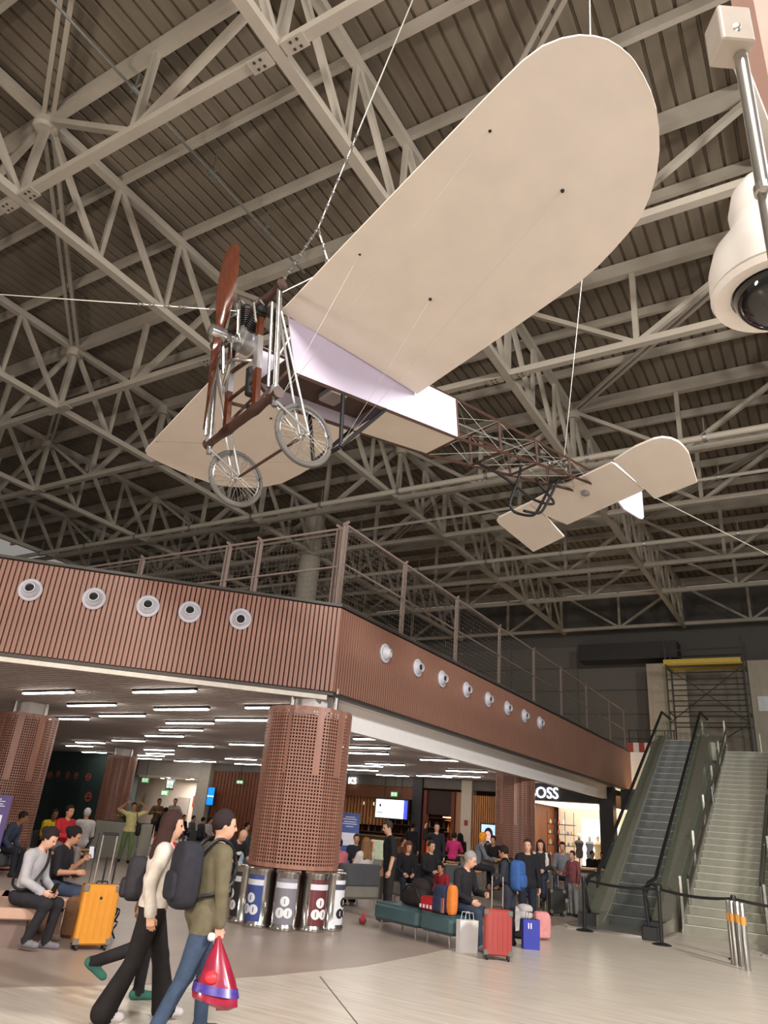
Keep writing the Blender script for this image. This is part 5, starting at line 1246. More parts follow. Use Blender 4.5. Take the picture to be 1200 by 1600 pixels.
stand(236, 1322, 1248, 20, 'person in a black and gold patterned top at the corridor mouth', top=(96, 74, 50), bottom=(60, 52, 50), skin='brown', h=.034, arms=[((.2, .5, -.8), (.4, -.8, .2)), ((.2, -.5, -.8), (.4, .8, .2))])
stand(262, 1320, 1248, 0, 'person in a mottled grey outfit inside the corridor', top=(150, 140, 132), bottom=(140, 132, 124), skin='tan', h=.034, arms=[((.2, .5, -.8), (.4, -.8, .2)), ((.2, -.5, -.8), (.4, .8, .2))])
o, G, wr = stand(246, 1338, 1262, 170, 'person in a dark coat carrying a black backpack toward the corridor', top=(44, 42, 46), bottom=(40, 40, 46), h=.03)
backpack(o, G, (30, 29, 33), label='black backpack with white panels on the person nearing the corridor')
for x, y, f, lb_, tp, sk in ((292, 1325, 60, 'seated traveller in a grey shirt far back by the brown wall', (104, 102, 104), 'tan'), (306, 1332, 120, 'seated traveller with an orange bag far back by the brown wall', (70, 70, 78), 'light'), (318, 1330, 60, 'seated traveller in a white top far back by the brown wall', (214, 206, 200), 'light'), (278, 1322, 40, 'seated traveller in black far back by the corridor', (38, 36, 40), 'tan'), (373, 1352, 70, 'seated woman in white reading behind the bins', (206, 196, 196), 'light')):
    sit(x, y, f, lb_, top=tp, skin=sk, h=.036, stature=1.66)
o, G, wr = sit(352, 1398, 35, 'bald man in a black printed shirt seated beside the child', top=(40, 38, 40), bottom=(44, 40, 42), skin='light', style='bald', lean=24, sleeve='short', head=(10, -25), h=.02, stature=1.76, arms=TABLE)
MB().ball(Vector(G(.128, .02, .34)), (.01, .07, .05), 10, 6).build('shirt_print', mat('print_white', (216, 212, 208), .7), o, True, True)
sit(366, 1392, 165, 'small child in a pale blue top seated with back turned beside the bald man', top=(150, 172, 190), bottom=(70, 84, 110), stature=1.12, seat=.46, skin='light', hair=(112, 76, 52), h=.02, hem=.1)
sit(384, 1372, 40, 'woman in a dark jacket seated behind the bins with arms out', top=(60, 62, 66), skin='light', stature=1.64, arms=TABLE, h=.028)
# ---------------- right of the column
o, G, wr = stand(603, 1440, 1283, -75, 'tall man in a black short sleeved shirt standing behind the teal bench', top=(40, 40, 44), bottom=(46, 44, 44), skin='light', hair=(70, 58, 50), sleeve='short', lean=4, head=(12, -14), arms=[((.0, .14, -1), (.3, .05, -1)), ((.02, -.16, -1), (.28, -.05, -1))], h=.018, hem=.04, shoes=(96, 60, 44))
o, G, wr = sit(566, 1412, 150, 'person in white slumped on the grey sofa beside the column', at=(-9.1, 14.845), yaw=2.78, top=(210, 200, 196), bottom=(60, 58, 66), skin='tan', lean=-5, hair=(130, 96, 66), stature=1.68, style='long', h=.024)
sit(541, 1406, 40, 'person in a pink top on the grey sofa beside the column', at=(-9.335, 14.26), yaw=2.78, top=(196, 110, 120), stature=1.6, hair=(30, 26, 28), h=.03, skin='tan')
sit(551, 1392, 10, 'person in a black jacket lounging on the far grey sofa', top=(40, 38, 42), stature=1.7, h=.03, lean=-10)
stand(640, 1372, 1286, 160, 'person in a black coat with back turned near the bar', top=(36, 34, 38), bottom=(34, 34, 40), h=.032)
o, G, wr = stand(678, 1392, 1286, 5, 'man in a black jacket raising one hand in the shop entrance', top=(38, 38, 44), bottom=(36, 36, 42), skin='light', arms=[((.0, .16, -1), (.15, .03, -1)), ((.5, -.4, -.2), (.2, .0, 1))], h=.024)
t = thing('sling_bag', o.location + Vector((0, 0, 1.0)), 'orange cloth bag on the arm of the man in the shop entrance', 'bag'); MB().rbox(o.matrix_basis @ Vector((.17, -.24, 1.05)), (.1, .12, .42), .05).build('pouch', cloth((226, 104, 44)), t, True)
sit(652, 1412, 30, at=(-8.937, 16.475), yaw=5.43, label='woman with reddish curly hair in a black coat seated behind the teal bench', top=(38, 36, 40), hair=(104, 60, 44), style='curly', skin='light', h=.022, stature=1.66, head=(15, -8))
o, G, wr = sit(678, 1420, 120, at=(-8.52, 16.92), yaw=5.75, label='man in a black coat over a white shirt reclining behind the teal bench', top=(42, 42, 46), bottom=(56, 60, 60), hair=(60, 46, 40), skin='light', lean=-5, h=.022, head=(10, -6), stature=1.74, legs=[((1, .1, -.15), (.4, 0, -.92)), ((1, -.1, -.15), (.4, 0, -.92))])
sit(692, 1436, -40, 'child in a red and blue top hunched behind the dark travel bag', top=(150, 40, 52), skin='tan', stature=1.25, seat=.36, lean=16, h=.024, hair=(30, 26, 26))
o, G, wr = sit(706, 1382, 165, 'woman in a magenta shirt seated at the high table with back turned', top=(196, 52, 112), bottom=(44, 42, 50), seat=.685, hair=(44, 30, 30), style='bun', sleeve='short', arms=TABLE, h=.022, skin='tan', bulk=1.12, stature=1.64)
sit(718, 1378, 200, 'person with loose dark hair beside the woman in magenta', top=(54, 50, 54), seat=.685, hair=(36, 28, 30), style='wavy', h=.028, stature=1.62)
o, G, wr = sit(742, 1404, 110, 'man in an orange turban and grey shirt leaning on the high table', top=(106, 110, 118), bottom=(44, 44, 52), seat=.685, hair=(232, 150, 40), style='cap', arms=TABLE, h=.02, skin='tan', lean=14, stature=1.74, head=(0, -8))
MB().ball(Vector(G(.0, 0, .78)), (.115, .1, .09), 14, 8).build('turban', cloth((232, 150, 40)), o, True, True)
sit(762, 1398, -20, 'person in black bent over the high table beside the turbaned man', at=(-9.05, 22.12), top=(34, 32, 36), seat=.685, arms=TABLE, lean=13, h=.026, stature=1.7)
o, G, wr = sit(732, 1474, 70, at=tbl(.06, .17), yaw=TRZ + .12, label='older grey haired man in a black jacket seated at the rounded bench end', top=(42, 40, 44), bottom=(58, 66, 82), shoes=(140, 138, 140), hair=(150, 146, 142), skin='light', lean=8, h=.017, stature=1.74, head=(25, -18), arms=[((.3, .3, -1), (.8, -.3, .1)), ((.25, -.2, -1), (.7, .3, -.2))], hem=.12)
GREY = o; GREYG = G
o, G, wr = stand(795, 1478, 1322, -115, 'person in a long navy coat standing beside the red suitcase', top=(50, 52, 62), bottom=(32, 32, 36), shoes=(30, 30, 32), skin='tan', hair=(34, 28, 28), lean=6, head=(10, -20), arms=[((.2, .12, -1), (.7, -.1, -.3)), ((.2, -.12, -1), (.7, .1, -.3))], h=.016, hem=.3)
backpack(o, G, (58, 92, 150), label='bright blue patterned backpack worn over the navy coat', w_=.3, hgt=.46, dep=.18)
stand(824, 1462, 1312, 12, 'tall young man in a black open necked shirt behind the blue backpack', top=(36, 36, 40), bottom=(40, 44, 56), skin='light', hair=(58, 44, 38), head=(-20, 4), h=.018, hem=.12)
o, G, wr = sit(846, 1424, -10, 'woman with long dark hair in a white cardigan leaning at the counter', top=(52, 48, 52), bottom=(52, 58, 74), seat=.685, hair=(56, 36, 32), style='long', skin='light', h=.02, stature=1.68, lean=4, legs=[((.95, .12, -.13), (.02, 0, -1)), ((.95, -.12, -.13), (.1, 0, -1))])
for q in (1, -1): MB().path([Vector(G(.02, q * .15, .5)), Vector(G(.1, q * .17, .35)), Vector(G(.09, q * .18, .1))], .05, 8).build('cardigan_front', cloth((214, 206, 200)), o, True, True)
sit(880, 1422, -60, 'person in a grey top with white trainers seated on the stool at the counter', at=(-6.28, 19.88), yaw=4.9, top=(112, 112, 118), bottom=(70, 74, 88), seat=.685, shoes=(226, 222, 220), skin='tan', h=.02, stature=1.68, legs=[((1, .12, -.2), (.25, 0, -1)), ((1, -.12, -.15), (.5, 0, -.9))])
stand(897, 1432, 1330, -40, 'man in a red shirt and grey open jacket beside the black suitcase', top=(112, 62, 66), bottom=(128, 126, 128), skin='tan', h=.018, hem=.06, arms=[((.1, .2, -1), (.3, .05, -1)), ((.2, -.3, -1), (.7, .2, -.1))])
sit(925, 1392, 30, 'dark seated visitor just outside the clothing shop window', top=(44, 40, 44), h=.032, stature=1.66)
sit(944, 1390, -20, 'dark haired seated visitor against the shop corner pillar', top=(50, 44, 46), h=.032, stature=1.6)
sit(760, 1368, 20, 'seated person in dark clothes under the portrait screen', top=(46, 42, 46), h=.034, stature=1.66)
sit(622, 1384, 60, 'person in a brown coat lounging by the bar', top=(92, 72, 58), h=.034, stature=1.66)
# ================================================================== seats, tables, luggage, planters, boards
M_teal = mat('teal_leather', (62, 86, 90), .4, var=.06, scale=6); M_tealtop = mat('teal_leather', (62, 86, 90))
M_greysofa = mat('grey_leather', (128, 122, 114), .5, var=.06, scale=6); M_sofadark = mat('charcoal_fabric', (78, 78, 82), .8, var=.06)
def bench(c, rz, L, D, label, m, back=False, H=.43, curve=False):
    t = thing('bench' if not back else 'sofa', (c[0], c[1], 0), label, 'bench' if not back else 'sofa', rz=rz)
    MB().rbox((0, 0, H - .13), (L, D, .26), .09, n=4).build('seat', m, t, True, True)
    MB().rbox((0, 0, H - .005), (L - .06, D - .06, .03), .06, n=4).build('seat_pad', m, t, True, True)
    if back: MB().rbox((0, D / 2 - .08, H + .19), (L, .16, .42), .05).build('backrest', M_sofadark, t, True, True)
    for sx in (-1, 1):
        for sy in (-1, 1): MB().tube((sx * (L / 2 - .12), sy * (D / 2 - .1), 0), (sx * (L / 2 - .14), sy * (D / 2 - .1), H - .25), .014, .018, n=8).build('leg', M_steel, t, True, True)
    return t
a, b, c_, d_, rz, nrm = TA, TB_, TC, TD, TRZ, TN
bench((a + b) / 2 + nrm * .34, rz, (b - a).length, .68, 'teal leather bench module with the dark travel bag', M_teal)
bench((c_ + d_) / 2 + nrm * .34, rz, (d_ - c_).length + .05, .68, 'teal leather bench module with a rounded end and two packs on it', M_teal)
for k, (x0, y0, x1, y1, lab, m) in enumerate(((528, 1420, 592, 1420, 'pale grey sofa with charcoal back beside the copper column', M_greysofa), (620, 1414, 690, 1418, 'grey sofa facing the bar behind the teal bench', M_greysofa), (612, 1398, 660, 1399, 'small teal sofa near the bar entrance', M_teal), (696, 1412, 742, 1416, 'grey sofa end before the high table', M_greysofa))):
    p, q = gz(x0, y0), gz(x1, y1); r_ = math.atan2(q.y - p.y, q.x - p.x)
    if k == 0: m_ = (p + q) / 2; bench(m_ + Vector((-math.sin(r_), math.cos(r_), 0)) * .35, r_ + math.pi, (q - p).length, .7, lab, m, True)
    else: m_ = (p + q) / 2; bench(m_ + Vector((-math.sin(r_), math.cos(r_), 0)) * .35, r_, (q - p).length, .7, lab, m, k != 4)
bench((-11.76, 13.69, 0), 2.09, 1.35, .62, 'grey seat beneath the bald man', M_greysofa)
# stone bench with planter at the lower left
p = gz(62, 1474); rz = math.atan2(.22, 1) + AZ * .0
vd = Vector((p.x, p.y, 0)).normalized(); rt = Vector((vd.y, -vd.x, 0)); ang = math.atan2(rt.y, rt.x)
t = thing('planter_bench', (p - rt * .9 + vd * .45), 'pinkish stone bench joined to a raised planter box', 'bench', rz=ang)
MB().rbox((-.1, -.05, .36), (1.9, 1.8, .12), .03).build('seat', M_stone, t, True, True)
MB().rbox((.75, .5, .36), (.9, .7, .12), .03).build('seat_end', M_stone, t, True, True)
MB().box((.7, .5, .15), (.8, .56, .3)).build('end_plinth', mat('bench_end_brown', (132, 98, 78), .7), t, False, True)
MB().box((-.12, -.05, .15), (1.66, 1.6, .3)).build('plinth', mat('bench_plinth', (120, 100, 92), .7), t, False, True)
MB().rbox((-.5, .66, .44), (1.2, .7, .88), .03).build('planter_box', M_stone, t, True, True)
MB().rbox((-.5, .66, .885), (1.24, .74, .05), .02).build('rim', mat('stone_rim', (206, 178, 160), .6), t, True, True)
def plant(c, n, hgt, spread, rgb, label, wide=.03, name='potted_plant', seed=1):
    rs = random.Random(seed); c = Vector(c); t = thing(name, c, label, 'plant'); m = mat('leaf_%d_%d_%d' % rgb, rgb, .5, var=.2, scale=9)
    f0 = None
    for k in range(n):
        a = rs.random() * 6.283; s_ = spread * (.3 + .7 * rs.random()); h_ = hgt * (.6 + .4 * rs.random()); d = Vector((math.cos(a), math.sin(a), 0)); sd = Vector((-math.sin(a), math.cos(a), 0)); g = MB(); P = []
        for f, w_ in ((0, .5), (.35, 1), (.7, .75), (1, .05)):
            q = c + d * (s_ * f ** 1.6) + Vector((0, 0, h_ * f * (1 - .25 * f)))
            P += [q - sd * wide * w_, q + Vector((0, 0, .004)) + d * .004, q + sd * wide * w_]
        fs = []
        for i in range(3): fs += [(i * 3, i * 3 + 1, i * 3 + 4, i * 3 + 3), (i * 3 + 1, i * 3 + 2, i * 3 + 5, i * 3 + 4)]
        g.add(P, fs).build('leaf', m, t, True)
    return t
plant(t.matrix_basis @ Vector((-.25, .6, .9)), 26, .28, .42, (120, 116, 92), 'dusty low succulent in the stone planter', .05, seed=2)
plant(t.matrix_basis @ Vector((-.8, .65, .9)), 22, .3, .4, (96, 110, 70), 'greener low plant in the stone planter corner', .05, seed=3)
# purple information board, code left blank
M_pur = mat('board_purple', (84, 66, 118), .45, var=.03); M_bw = mat('board_print', (222, 218, 230), .5, var=.02)
def board(px_, py_, w_, h_, top_z, label, m, f=0.):
    b = gz(px_, py_); v = Vector((b.x, b.y, 0)).normalized(); rt = Vector((v.y, -v.x, 0)); a = math.atan2(rt.y, rt.x) + f
    t = thing('information_board', b, label, 'sign', rz=a)
    MB().rbox((0, 0, top_z - h_ / 2), (w_, .05, h_), .02).build('panel', m, t, False, True)
    for k, q in enumerate((.06, .1, .15, .19, .24)): MB().box((0, -.028, top_z - h_ * (q + .02)), (w_ * (.5, .7, .62, .72, .4)[k], .004, h_ * .014)).build('print_line', M_bw, t, False, True)
    MB().box((0, -.028, top_z - h_ * .5), (w_ * .72, .004, h_ * .24)).build('print_field', M_bw, t, False, True)
    MB().rbox((0, 0, .02), (w_ * .9, .35, .04), .02).build('foot', M_dark, t, False, True)
    MB().tube((0, .03, .03), (0, .03, top_z - h_ + .1), .03).build('post', M_dark, t, False, True)
board(-48, 1374, .8, 1.0, 1.58, 'tilted purple information board beside the copper column', M_pur)
board(538, 1385, .55, 1.35, 1.85, 'blue information board beyond the grey sofa', mat('board_blue', (62, 84, 150), .45, var=.03))
# pale planters with greenery
def planter(px_, py_, L, D, Hh, label, rz=0., m=None):
    b = gz(px_, py_); t = thing('planter', b + Vector((0, D / 2, 0)), label, 'planter', rz=rz)
    MB().rbox((0, 0, Hh / 2), (L, D, Hh), .03).build('box', m or mat('planter_pale', (186, 184, 174), .6, var=.04), t, True, True)
    MB().box((0, 0, Hh - .0), (L - .08, D - .08, .03)).build('soil', mat('soil', (60, 46, 36), .9), t, False, True)
    return t
t = planter(170, 1342, 1.6, .7, 1.05, 'tall pale planter box before the back copper column', rz=.4)
plant(t.matrix_basis @ Vector((0, 0, 1.05)), 40, .45, .55, (104, 122, 70), 'bushy green plant in the tall pale planter', .05, seed=4)
plant(t.matrix_basis @ Vector((.3, .1, 1.05)), 12, 1.3, .4, (128, 120, 84), 'tall thin flowering stems in the pale planter', .03, seed=5)
t = planter(395, 1362, 1.2, .5, .95, 'pale planter box behind the bins', rz=.4)
plant(t.matrix_basis @ Vector((0, 0, .95)), 46, 1.0, .45, (70, 128, 64), 'tall spiky green plant behind the bins', .035, seed=6)
t = planter(788, 1385, 1.6, .45, .9, 'narrow planter box at the high table', rz=.3)
plant(t.matrix_basis @ Vector((-.3, 0, .9)), 26, .7, .3, (96, 128, 72), 'spiky green plant beside the portrait screen', .03, seed=7); plant(t.matrix_basis @ Vector((.5, 0, .9)), 26, .7, .3, (88, 118, 66), 'spiky green plant before the perforated column', .03, seed=8)
# high tables
M_toptab = mat('table_oak', (188, 142, 100), .4, var=.12, scale=4, stretch=(1, 8, 1))
def high_table(p, q, D, label, hh=1.0):
    m_ = (p + q) / 2; r_ = math.atan2(q.y - p.y, q.x - p.x); t = thing('high_table', m_, label, 'table', rz=r_); L = (q - p).length
    MB().rbox((0, 0, hh - .025), (L, D, .05), .02).build('table_top', M_toptab, t, True, True)
    MB().box((0, .05, (hh - .05) / 2), (L - .5, D * .45, hh - .05)).build('base_panel', mat('table_base_grey', (140, 132, 124), .6), t, False, True)
    for sx in (-1, 1): MB().box((sx * (L / 2 - .12), 0, (hh - .05) / 2), (.08, D * .8, hh - .05)).build('leg', mat('table_base_grey', (140, 132, 124), .6), t, False, True)
high_table(Vector((-9.75, 21.45, 0)), Vector((-7.9, 20.78, 0)), .5, 'high oak topped table where the turbaned man leans')
high_table(Vector((-7.3, 20.35, 0)), Vector((-5.6, 21.25, 0)), .55, 'high oak topped counter in front of the clothing shop')
high_table(Vector((-9.75, 19.75, 0)), Vector((-9.25, 20.0, 0)), .45, 'lower oak table beside the woman in magenta', .78)
def stool(b, rz, label, hh=.68):
    b = Vector((b.x, b.y, 0)); t = thing('bar_stool', b, label, 'stool')
    MB().rbox(b + Vector((0, 0, hh)), (.36, .36, .05), .04).build('seat', M_toptab, t, True)
    for sx in (-1, 1):
        for sy in (-1, 1): MB().tube(b + Vector((sx * .17, sy * .17, 0)), b + Vector((sx * .13, sy * .13, hh)), .012, n=6).build('leg', M_steel, t)
    g = MB()
    for k in range(4):
        a0, a1 = k * math.pi / 2 + .785, (k + 1) * math.pi / 2 + .785; g.tube(b + Vector((.22 * math.cos(a0), .22 * math.sin(a0), .25)), b + Vector((.22 * math.cos(a1), .22 * math.sin(a1), .25)), .009, n=6)
    g.build('foot_ring', M_steel, t)
PO = lambda k: bpy.data.objects['person.%03d' % k]
for k, l in ((40, 'bar stool under the person in white trainers'), (39, 'bar stool under the long haired woman at the counter'), (34, 'bar stool under the man in the orange turban'), (32, 'bar stool under the woman in magenta'), (33, 'bar stool under the person with loose dark hair'), (35, 'bar stool under the person bent over the high table')): stool(PO(k).location, PO(k).rotation_euler.z, l, .66)
stool(PO(9).location, PO(9).rotation_euler.z, 'stool under the person in the pale grey hooded top', .5)
def chair(k, label, back=True, H=.44, m=None):
    """padded lounge chair standing under a seated figure"""
    p = PO(k); t = thing('lounge_chair', (p.location.x, p.location.y, 0), label, 'chair', rz=p.rotation_euler.z); m = m or M_sofadark
    MB().rbox((.02, 0, H - .05), (.5, .5, .1), .04).build('seat', m, t, True, True)
    if back: MB().rbox((-.25, 0, H + .16), (.07, .5, .4), .03).build('backrest', m, t, True, True)
    for sx in (-.19, .23):
        for sy in (-.2, .2): MB().tube((sx, sy, 0), (sx, sy, H - .08), .014, n=8).build('leg', M_steel, t, True, True)
for k, l in ((7, 'dark chair under the person in yellow'), (15, 'dark chair under the traveller in a grey shirt'), (16, 'dark chair under the traveller with the orange bag'), (17, 'dark chair under the traveller in a white top'), (18, 'dark chair under the traveller in black'), (19, 'dark chair under the woman in white behind the bins'), (22, 'dark chair under the woman with arms out'), (42, 'dark chair under the visitor outside the clothing shop'), (45, 'dark chair under the person in a brown coat')): chair(k, l)
for k, l in ((44, 'backless dark seat beneath the portrait screen'), (10, 'backless dark seat under the small dark haired person'), (43, 'backless dark seat against the shop corner pillar'), (26, 'backless dark seat under the lounging black jacket')): chair(k, l, False)
chair(31, 'low teal ottoman under the hunched child', False, .36, M_teal)
p = PO(16); t = thing('shoulder_bag', p.location, 'orange bag on the floor beside the far traveller', 'bag', rz=p.rotation_euler.z)
MB().soft((.05, .42, .15), (.32, .16, .3), .5).build('pouch', cloth((214, 116, 56)), t, True, True); MB().path([(-.06, .42, .27), (-.03, .42, .4), (.13, .42, .4), (.16, .42, .27)], .01, 6).build('handle', M_black, t, True, True)
# low table and side seats in the left group
b = Vector((-15.34, 11.79, 0)); t = thing('low_table', b, 'wooden low table the red tracksuit group sits around', 'table')
MB().rbox(b + Vector((0, 0, .5)), (1.1, .7, .06), .03).build('table_top', M_toptab, t, True)
for sx in (-1, 1):
    for sy in (-1, 1): MB().box(b + Vector((sx * .48, sy * .28, .24)), (.07, .07, .48)).build('leg', M_oakdark, t)
bench((-15.83, 10.68, 0), 2.0, 1.2, .56, 'dark grey sofa under the navy and red jacket', M_sofadark)
# ------------------------------------------------------------------ luggage
def suitcase(px_, py_, w_, d_, hgt, rgb, f, label, handle=.5, at=None):
    b = at or gz(px_, py_); a = facing(b, f) + math.pi / 2; t = thing('suitcase', b, label, 'suitcase', rz=a); m = mat('shell_%d_%d_%d' % rgb, rgb, .35, var=.04)
    MB().rbox((0, 0, .06 + hgt / 2), (w_, d_, hgt), .045, n=4).build('shell', m, t, True, True)
    MB().rbox((0, 0, .06 + hgt / 2), (w_ + .006, .02, hgt + .006), .009, n=4).build('zip_band', M_black, t, False, True)
    for k in range(5): MB().box((-w_ * .36 + k * w_ * .18, -d_ / 2 - .002, .06 + hgt / 2), (.014, .008, hgt * .78)).build('rib', m, t, False, True)
    for sx in (-1, 1):
        for sz in (.1, hgt + .02): MB().rbox((sx * (w_ / 2 - .03), -d_ / 2 + .02, sz), (.07, .05, .07), .012).build('corner_guard', mat('corner_grey', (110, 104, 96), .5), t, False, True)
        for sy in (-1, 1):
            wl_ = MB().tube((sx * (w_ / 2 - .05) - .012, sy * (d_ / 2 - .04), .03), (sx * (w_ / 2 - .05) + .012, sy * (d_ / 2 - .04), .03), .03, n=12).build('wheel', M_black, t, True, True)
            MB().box((sx * (w_ / 2 - .05), sy * (d_ / 2 - .04), .06), (.04, .05, .03)).build('wheel_housing', M_dark, t, False, True)
        MB().tube((sx * w_ * .2, d_ * .3, .06 + hgt), (sx * w_ * .2, d_ * .3, .06 + hgt + handle), .009, n=8).build('handle_tube', M_steel, t, True, True)
    MB().rbox((0, d_ * .3, .06 + hgt + handle), (w_ * .46, .035, .035), .012).build('handle_grip', M_black, t, False, True)
    MB().path([(-.07, 0, .055 + hgt), (-.06, 0, .09 + hgt), (.06, 0, .09 + hgt), (.07, 0, .055 + hgt)], .01, 6).build('top_handle', M_black, t, False, True)
    return t
s1 = suitcase(138, 1484, .43, .24, .64, (208, 138, 46), 12, 'bright orange hard suitcase with a raised silver handle', .56)
MB().ball(Vector((.0, -.124, .56)), (.016, .004, .02), 8, 5).build('badge', M_black, s1, False, True)
MB().tube((-.14, .09, .7), (-.14, .09, 1.26), .005, n=6).tube((.02, .09, .7), (.02, .09, 1.0), .012, n=6).tube((.14, .09, .7), (.14, .09, 1.0), .012, n=6).build('inner_handle', M_black, s1, False, True)
t = thing('strap_bundle', gz(170, 1465), 'tangle of black straps hanging behind the orange suitcase', 'strap')
b = gz(168, 1467); MB().path(smooth_path([b + Vector(q) for q in ((0, 0, .38), (.06, .02, .32), (.02, 0, .22), (.1, .02, .2), (.06, 0, .1), (.12, 0, .02))], 3), .012, 6).path(smooth_path([b + Vector(q) for q in ((.02, 0, .36), (.12, .0, .34), (.08, 0, .24), (.0, 0, .14), (.05, 0, .01))], 3), .012, 6).build('strap', M_black, t)
b = gz(104, 1470); t = thing('tote_bag', b, 'brown holdall standing between the orange suitcase and the bench', 'bag'); MB().rbox(b + Vector((-.05, .25, .24)), (.5, .3, .46), .08, rz=.6).build('pouch', cloth((116, 84, 62)), t, True); MB().path([b + Vector((-.18, .25, .44)), b + Vector((-.1, .25, .6)), b + Vector((.02, .25, .6)), b + Vector((.08, .25, .44))], .014, 6).build('handle', M_black, t)
suitcase(767, 1490, .4, .24, .58, (164, 66, 62), 6, 'coral red hard suitcase with its handle up beside the teal bench', .44, at=Vector((-4.52, 11.2, 0)))
suitcase(884, 1446, .36, .24, .5, (44, 42, 42), 20, 'black cabin suitcase at the foot of the oak counter', .3, at=Vector((-6.02, 18.5, 0)))
# paper bags
def paper_bag(px_, py_, w_, d_, hgt, rgb, f, label, at=None):
    b = at or gz(px_, py_); t = thing('paper_bag', b, label, 'bag', rz=facing(b, f) + math.pi / 2); m = mat('paper_%d_%d_%d' % rgb, rgb, .6, var=.03)
    MB().box((0, 0, hgt / 2), (w_, d_, hgt), taper=1.04).build('bag_body', m, t, False, True)
    for sy in (-1, 1): MB().path([(-w_ * .25, sy * d_ * .5, hgt), (-w_ * .2, sy * d_ * .5, hgt + .1), (w_ * .2, sy * d_ * .5, hgt + .1), (w_ * .25, sy * d_ * .5, hgt)], .005, 5).build('handle', M_black if rgb[0] < 100 else M_bw, t, False, True)
    return t
paper_bag(752, 1482, .3, .12, .42, (214, 210, 208), 30, 'white paper bag between the grey haired man and the red suitcase', at=tbl(.56, -.2))
q = paper_bag(829, 1483, .26, .14, .42, (54, 62, 160), 15, 'royal blue paper bag beside the pink backpack')
MB().box((-.05, -.075, .33), (.02, .004, .08)).box((-.01, -.075, .33), (.02, .004, .08)).build('logo_bar', M_bw, q, False, True)
def pack(px_, py_, w_, d_, hgt, rgb, f, label, z=0., acc=None):
    b = gz(px_, py_); t = thing('backpack', b + Vector((0, 0, z)), label, 'backpack', rz=facing(b, f) + math.pi / 2); m = cloth(rgb)
    MB().soft((0, 0, hgt / 2), (w_ * 1.05, d_ * 1.1, hgt), .5).build('pack', m, t, True, True); MB().rbox((0, -d_ / 2, hgt * .3), (w_ * .75, .08, hgt * .45), .035).build('front_pocket', cloth(acc or rgb), t, True, True)
    MB().path([(-.05, 0, hgt - .01), (-.04, 0, hgt + .05), (.04, 0, hgt + .05), (.05, 0, hgt - .01)], .009, 6).build('grab_loop', M_black, t, False, True)
    return t
pack(846, 1468, .3, .2, .44, (222, 150, 150), 30, 'pale pink backpack standing on the floor beside the blue bag')
pack(813, 1466, .34, .24, .34, (44, 42, 46), 0, 'black holdall on the floor behind the blue paper bag')
b = bpy.data.objects['backpack.005'].location.copy(); t = thing('white_jacket', b + Vector((0, 0, .3)), 'white and grey jacket draped over the black holdall', 'jacket')
MB().soft(b + Vector((0, 0, .37)), (.42, .36, .14), .7).soft(b + Vector((.07, .02, .46)), (.28, .27, .16), .85).soft(b + Vector((-.08, -.03, .43)), (.22, .24, .12), .8).build('cloth_heap', cloth((206, 198, 196)), t, True)
v = -Vector((b.x, b.y, 0)).normalized(); r_ = Vector((-v.y, v.x, 0)); q = b + v * .185
MB().slab([q - r_ * .1 + Vector((0, 0, .38)), q + r_ * .0 + Vector((0, 0, .38)), q - r_ * .02 + Vector((0, 0, .14)), q - r_ * .08 + Vector((0, 0, .12))], v * .025).build('sleeve', cloth((206, 198, 196)), t)
tb = bpy.data.objects['bench']; tb1 = bpy.data.objects['bench.001']
def on_bench(o, x, y): return o.matrix_basis @ Vector((x, y, .442))
p = on_bench(tb, .13, .06); t = thing('travel_bag', p, 'big soft black travel bag lying on the teal bench', 'bag', rz=tb.rotation_euler.z)
MB().soft((0, 0, .13), (.62, .4, .28), .55).ball((-.05, .1, .28), (.22, .17, .13), 14, 8).build('bag_body', cloth((44, 38, 38)), t, True, True); MB().path(smooth_path([Vector((-.2, -.18, .2)), Vector((-.05, -.2, .3)), Vector((.12, -.2, .28)), Vector((.2, -.18, .15))], 4), .014, 6).build('handle', M_black, t, False, True)
p = on_bench(tb1, -.27, -.17); t = thing('snack_bag', p, 'red and white shopping bag crumpled on the teal bench', 'bag', rz=tb.rotation_euler.z); MB().rbox((0, 0, .1), (.34, .24, .2), .07).build('bag_body', cloth((176, 40, 46)), t, True, True)
for k in range(4): MB().box((-.12 + k * .08, -.123, .06), (.04, .006, .05)).build('check_patch', M_bw, t, False, True)
p = on_bench(tb1, .06, -.235); t = thing('backpack', p, 'navy backpack with orange trim upright on the teal bench', 'backpack', rz=tb.rotation_euler.z); MB().soft((0, 0, .2), (.3, .22, .4), .4).build('pack', cloth((48, 54, 78)), t, True, True); MB().rbox((-.02, -.1, .13), (.2, .06, .2), .025).build('front_pocket', cloth((48, 54, 78)), t, True, True)
for x in (.08, .115): MB().box((x, -.106, .12), (.012, .012, .2)).build('trim_stripe', cloth((210, 110, 70)), t, False, True)
p = on_bench(tb1, .285, -.26); t = thing('folded_jacket', p, 'orange sleeve jacket folded beside the navy backpack', 'jacket', rz=tb.rotation_euler.z); MB().soft((0, 0, .21), (.15, .15, .42), .55).build('cloth_fold', cloth((214, 124, 56)), t, True, True)
b = gz(566, 1444); tag(MB().ball(b + Vector((0, 0, .06)), (.07, .06, .06), 10, 6).ball(b + Vector((.02, 0, .13)), (.03, .03, .07), 8, 5).build('pink_pouch', cloth((176, 70, 80)), None, True), 'small pink pouch dropped on the floor beside the teal bench', 'pouch')
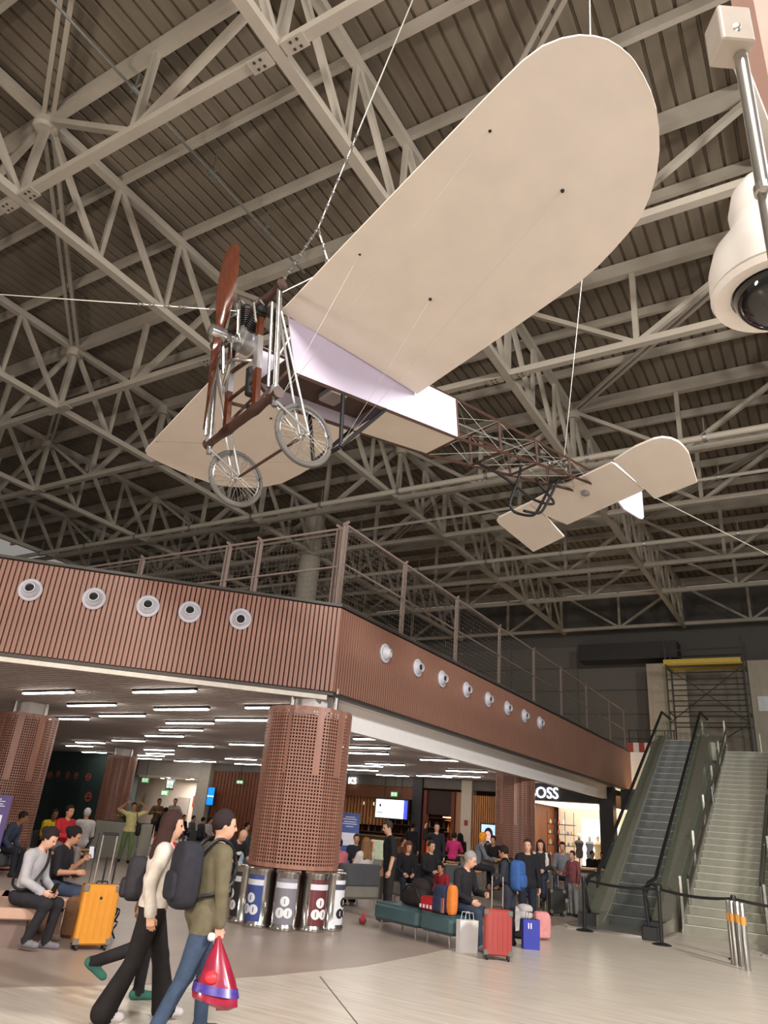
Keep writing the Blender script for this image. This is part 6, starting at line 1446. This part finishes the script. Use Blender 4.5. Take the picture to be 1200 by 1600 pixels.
# light green tote held by someone behind the sofa
b = gz(578, 1404); t = thing('tote_bag', b, 'pale green and red tote bag standing on the grey sofa back', 'bag'); MB().rbox(b + Vector((.05, .15, 1.05)), (.42, .16, .44), .04).build('pouch', cloth((196, 204, 176)), t, True); MB().box(b + Vector((-.12, .06, 1.05)), (.1, .02, .34)).build('red_panel', cloth((196, 70, 76)), t); MB().box(b + Vector((.05, .15, .42)), (.3, .14, .84)).build('stand_box', M_greysofa, t)
# red net bag carried by the walking man
hp_ = MAN.matrix_basis @ MANH
t = thing('gift_bag', hp_ - Vector((0, 0, .45)), 'shiny red wrapped gift bag with a purple band in the man\'s hand', 'bag')
vd = Vector((hp_.x, hp_.y, 0)).normalized(); rt = Vector((vd.y, -vd.x, 0))
M_redw = mat('red_cellophane', (150, 30, 56), .25, var=.25, scale=10, coat=.4)
g = MB(); n = 20; P = []
for r_, zz, sq in ((.012, 0, 1), (.03, -.05, 1), (.085, -.16, .7), (.14, -.29, .55), (.175, -.37, .5), (.17, -.42, .5), (.1, -.445, .5), (.01, -.45, .5)):
    for k in range(n):
        a = 2 * math.pi * k / n; rr = r_ * (1 + .06 * math.sin(5 * a + zz * 20)); P.append(hp_ + rt * (rr * math.cos(a) + .07 * zz * -0.2) + vd * (rr * sq * math.sin(a) + .3 * zz) + rt * (-.1 * zz) + Vector((0, 0, zz + .04 * math.cos(a) * (zz < -.3) * -.6)))
g.add(P, [(i * n + k, i * n + (k + 1) % n, (i + 1) * n + (k + 1) % n, (i + 1) * n + k) for i in range(7) for k in range(n)]).build('wrap', M_redw, t, True)
g = MB(); P = []
for r_, zz in ((.168, -.315), (.181, -.37)):
    for k in range(n):
        a = 2 * math.pi * k / n; P.append(hp_ + rt * (r_ * math.cos(a)) + vd * (r_ * .56 * math.sin(a) + .3 * zz) + rt * (-.1 * zz) + Vector((0, 0, zz + .024 * math.cos(a) * -.9)))
g.add(P, [(k, (k + 1) % n, n + (k + 1) % n, n + k) for k in range(n)]).build('printed_band', mat('purple_band', (70, 52, 140), .3, var=.3, scale=40), t, True)
MB().ball(hp_ + rt * -.01 - vd * .135 + Vector((0, 0, -.27)), (.06, .05, .05), 10, 6).build('red_content', mat('red_bright', (236, 60, 70), .4), t, True)
tag(MB().soft(hp_ - rt * .055 - vd * .035 + Vector((0, 0, -.015)), (.06, .05, .06), .8).build('paper_cup', mat('paper_white', (222, 226, 226), .6), None, True), 'crumpled white paper held in the walking man\'s hand', 'paper')
